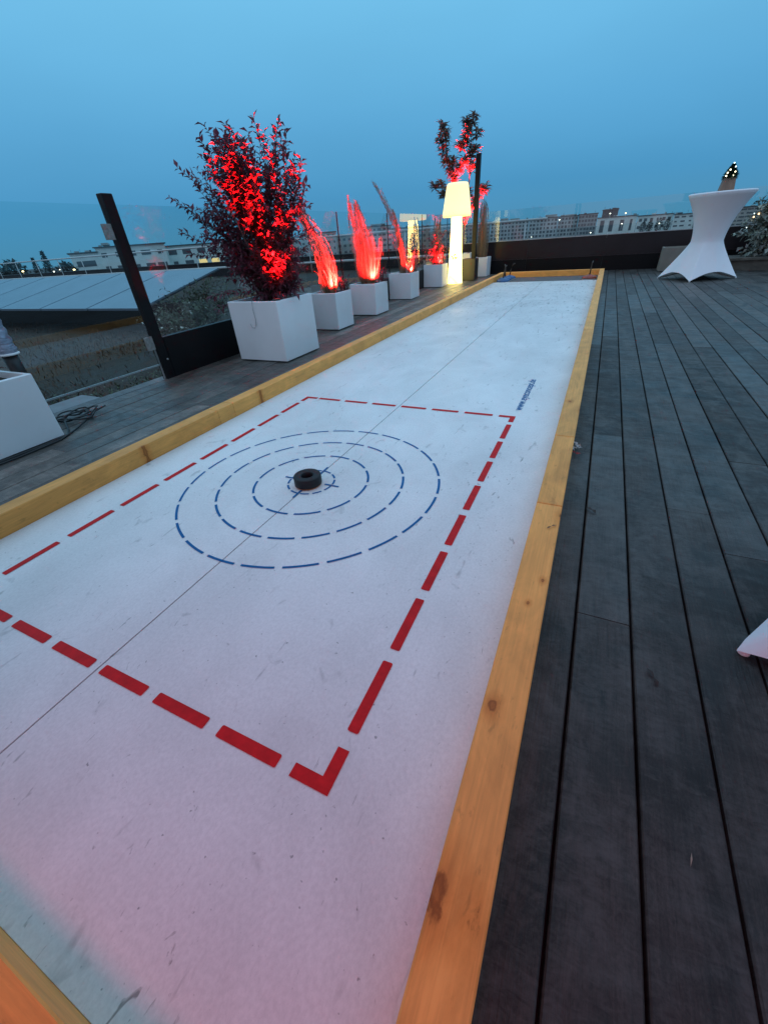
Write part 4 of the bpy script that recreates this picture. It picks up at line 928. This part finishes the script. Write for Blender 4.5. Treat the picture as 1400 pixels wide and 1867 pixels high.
# ------------------------------------------------------------------ city on the horizon
CAM = Vector((1.0578, -1.8486, 0.9329))
def building(name, label, az0, az1, dist, el, wall, rows, cols, wmat=None, win=(0.62, 0.62), z_low=-3.0, setback=None, roofmat=None, lit=(), group='buildings on the horizon', depth=14.0, overhang=0.4):
    am = R((az0 + az1) / 2); half = math.tan(R((az1 - az0) / 2)) * dist
    c = Vector((CAM.x + dist * math.sin(am), CAM.y + dist * math.cos(am), -19))
    zt = CAM.z + dist * math.tan(R(el))
    t = thing(name, label, 'building', c, group, rz=-am)
    H = zt + 19
    mb = MB(); mb.box(-half, 0, 0, half, depth, H); mb.build('wall', wall, t)
    mb = MB(); mb.box(-half - overhang, -overhang, H + 0.01, half + overhang, depth + overhang, H + 0.01 + max(0.22, dist * 0.0011)); mb.build('roof', roofmat or MT['roof_dark'], t)
    if rows:
        zl = 19 + z_low * dist / 150; cell_w = 2 * half / cols; cell_h = (H - zl) / rows
        w, h = cell_w * win[0], cell_h * win[1]
        rg = random.Random(int(az0 * 77)); proto = {}
        for j in range(rows):
            for i in range(cols):
                kind = 'lit' if (j * cols + i) in lit else 'dark'
                if kind not in proto:
                    m_ = MB(); m_.box(-w / 2, -0.03 - dist * 0.0002, -h / 2, w / 2, 0.05, h / 2); o = m_.build('window', MT['window_lit'] if kind == 'lit' else (wmat or MT['window']), t); proto[kind] = o
                else:
                    o = proto[kind].copy(); COL.objects.link(o); o.parent = t
                o.location = (-half + cell_w * (i + 0.5) + rg.uniform(-.08, .08) * cell_w, 0, zl + cell_h * (j + 0.45)); o.scale = (rg.choice((0.55, 1, 1, 1.05)), 1, rg.choice((1, 1, 0.9)))
    rg = random.Random(int(az0 * 31 + dist)); k_ = dist * 0.0175
    for q in range(rg.randint(3, 6)):
        m_ = MB(); xx = rg.uniform(-0.9, 0.9) * half; ww = rg.uniform(0.03, 0.12) * k_ * 2; hh = rg.uniform(0.03, 0.12) * k_
        if rg.random() < 0.35: ww, hh = 0.012 * k_, rg.uniform(0.12, 0.3) * k_
        m_.box(xx - ww, 1.0, H + 0.02, xx + ww, 3.0 if ww > 0.05 * k_ else 1.0 + 2 * ww, H + 0.4 + hh); m_.build('roof_vent', rg.choice((MT['facade_grey'], MT['roof_dark'], wall)), t)
    if setback:
        for a, b, hh in setback:
            m_ = MB(); m_.box(-half + 2 * half * a, 2, H + 0.5, -half + 2 * half * b, depth - 1, H + 0.5 + hh * dist * 0.0175); m_.build('roof_block', MT['facade_grey'], t)
    return t
building('white_block', 'low white flat roofed building at the left edge of the skyline', -58.3, -55.9, 140, 0.65, MT['facade_white'], 1, 1, win=(0.7, 0.3), z_low=-1.6)
building('white_block', 'long white building with dark ribbon windows behind the gate post', -55.9, -49.3, 140, 1.02, MT['facade_white'], 2, 5, win=(0.7, 0.36), z_low=-2.6, setback=[(0.1, 0.2, 0.2)])
building('white_block', 'white building with one yellow lit window half hidden by the big shrub', -49.3, -39.5, 150, 0.72, MT['facade_white'], 2, 7, win=(0.6, 0.42), z_low=-2.6, lit=(2, 3))
building('pale_block', 'pale low building glimpsed between the big shrub and the bent reeds', -39.4, -34.7, 200, 0.62, MT['facade_beige'], 3, 6, win=(0.6, 0.4), z_low=-3)
building('red_roof_house', 'grey building with faded red roof behind the bent reeds', -34.6, -30.4, 220, 0.95, MT['facade_pale'], 4, 7, win=(0.45, 0.4), z_low=-3.2, roofmat=MT['roof_red'])
building('pale_block', 'low pale building behind the dense red grass', -30.4, -27.3, 240, 0.48, MT['facade_beige'], 3, 5, win=(0.5, 0.4), z_low=-3)
building('grey_block', 'grey apartment block between the dense grass and the thin stalk', -27.3, -23.9, 220, 1.15, MT['facade_pale'], 5, 6, win=(0.66, 0.42), z_low=-3.2, setback=[(0.3, 0.8, 0.12)])
building('grey_block', 'lower grey block left of the lamp', -23.9, -20.9, 240, 0.80, MT['facade_grey'], 4, 6, win=(0.6, 0.42), z_low=-3)
building('beige_block', 'beige block right behind the glowing lamp', -20.9, -16.4, 250, 0.80, MT['facade_beige'], 4, 8, win=(0.55, 0.45), z_low=-3)
building('grey_block', 'dim grey block between the lamp and the tall black post', -16.4, -12.6, 300, 0.70, MT['facade_grey'], 5, 8, win=(0.55, 0.5), z_low=-2.6)
building('grid_block', 'pale gridded office front right of the straw grass', -12.55, -8.45, 400, 0.67, MT['facade_pale'], 5, 11, win=(0.62, 0.62), z_low=-2.5, setback=[(0.25, 0.45, 0.2), (0.5, 0.75, 0.12)])
building('grid_block', 'pale gridded office front, second one right of the straw grass', -8.42, -5.45, 400, 0.65, MT['facade_pale'], 5, 8, win=(0.62, 0.62), z_low=-2.5, setback=[(0.55, 0.95, 0.22)])
building('grid_block', 'narrow gridded office front in the middle of the far skyline', -5.42, -3.43, 405, 0.65, MT['facade_pale'], 5, 6, win=(0.66, 0.62), z_low=-2.5, setback=[(0.1, 0.9, 0.1)])
building('grid_block', 'darker gridded office front next to the white building', -3.40, -1.55, 400, 0.70, MT['facade_grey'], 5, 6, win=(0.7, 0.62), z_low=-2.5)
building('white_hall', 'white framed building with two tall dark openings over the lane end', -1.5, 2.2, 300, 0.26, MT['facade_white'], 1, 4, win=(0.42, 0.78), z_low=-2.4)
building('rooftop_tower', 'dark rooftop block rising behind the white framed building', -1.15, 0.32, 420, 0.90, MT['roof_dark'], 1, 3, win=(0.4, 0.2), z_low=1.0)
building('white_hall', 'long white building with trees in front left of the table', 2.25, 5.35, 300, 0.16, MT['facade_white'], 2, 6, win=(0.5, 0.42), z_low=-2.3)
building('white_hall', 'white block just left of the stretch covered table', 5.4, 7.2, 290, 0.05, MT['facade_white'], 3, 3, win=(0.6, 0.35), z_low=-2.2)
building('grey_block', 'grey block hidden mostly behind the covered table', 7.2, 10.1, 300, 0.12, MT['facade_grey'], 4, 6, win=(0.6, 0.42), z_low=-2.4)
building('pale_block', 'pale block between the covered table and the silvery bush', 10.1, 13.6, 280, 0.22, MT['facade_beige'], 5, 7, win=(0.8, 0.4), z_low=-2.6)
building('grey_block', 'grey block behind the silvery bush at the right edge', 13.7, 19.0, 300, 0.15, MT['facade_grey'], 4, 8, win=(0.6, 0.42), z_low=-2.6)
def fartree(az, dist, el, w, label, seed, conif=False, low=-1.4):
    rg = random.Random(seed); x, y = CAM.x + dist * math.sin(R(az)), CAM.y + dist * math.cos(R(az)); zt = CAM.z + dist * math.tan(R(el)); zb = CAM.z + dist * math.tan(R(low))
    t = thing('distant_tree', label, 'tree', (x, y, -19), 'trees in front of the far buildings')
    mb = MB()
    for k in range(500):
        u = rg.random(); r = w * (1 - u if conif else math.sin(math.pi * min(1, u * 0.9 + 0.1)) ** 0.6) * (0.45 + 0.55 * rg.random()); a = rg.uniform(0, 6.28)
        p = Vector((x + r * math.cos(a), y + r * math.sin(a), zb + (zt - zb) * u + rg.gauss(0, .06) * w)); mb.leaf(p, Vector((rg.gauss(0, 1), rg.gauss(0, 1), rg.gauss(0, .7))), Vector((0, 0, 1)), w * 0.32, w * 0.2, shade(rg, .4))
    part(mb, 'crown', MT['far_tree'], t)
    mb = MB(); mb.tube([(x, y, -19), (x, y, zb + (zt - zb) * 0.6)], w * 0.12, w * 0.05, 6); part(mb, 'trunk', MT['bark'], t)
fartree(-60.45, 130, 0.95, 1.7, 'pointed dark tree, taller of the two near the left edge', 81, True)
fartree(-61.4, 130, 0.55, 1.4, 'pointed dark tree, shorter of the two near the left edge', 82, True)
fartree(-63.3, 135, 0.35, 3.2, 'round dark tree crown at the very left of the skyline', 83)
fartree(-59.0, 125, -0.1, 2.2, 'low dark tree crown left of the white buildings', 84)
for k, (az, el) in enumerate(((2.9, -0.35), (3.5, -0.3), (4.3, -0.1), (5.0, -0.2))):
    fartree(az, 280, el, 1.7, ['low dark tree crown right beside the white framed building', 'second low tree crown from the white framed building', 'tallest low tree crown in front of the long white building', 'low tree crown nearest the covered table'][k], 90 + k, low=-1.25)
def streetlight(az, dist, el, m_, label, r=0.16):
    x, y = CAM.x + dist * math.sin(R(az)), CAM.y + dist * math.cos(R(az)); z = CAM.z + dist * math.tan(R(el))
    t = thing('street_light', label, 'street light', (x, y, -19), 'lit lights in the distance')
    mb = MB(); mb.tube([(x, y, -19), (x, y, z - r)], 0.07, 0.05, 6); part(mb, 'mast', MT['alu'], t)
    mb = MB(); mb.ball((x, y, z), r, 6, sz=0.6); part(mb, 'lamp_head', MT[m_], t)
for a in ((-62.6, 120, -0.45, 'street_warm', 'warm distant light at the far left above the parapet', .2), (-60.15, 120, -0.68, 'street_white', 'white distant light under the pointed dark trees', .15), (-58.4, 120, -0.66, 'street_warm', 'bright warm distant light below the low white building', .24), (-59.6, 120, -0.55, 'street_white', 'small white distant light right of the pointed trees', .1), (-0.40, 280, 0.60, 'street_white', 'white distant light before the dark rooftop block', .3), (1.05, 280, 0.52, 'street_warm', 'yellow distant light right of the dark rooftop block', .36), (-1.95, 280, -0.95, 'street_white', 'white distant light left of the white framed building', .26), (-8.0, 280, -0.98, 'street_white', 'white distant light under the gridded office front', .24), (-5.3, 280, 0.42, 'street_white', 'white distant light high on the gridded office front', .3), (0.9, 280, -0.35, 'street_white', 'white distant light in the tall dark opening', .26), (4.3, 270, -0.55, 'street_white', 'white distant light in front of the low trees', .22)):
    streetlight(*a)
bpy.context.view_layer.update()
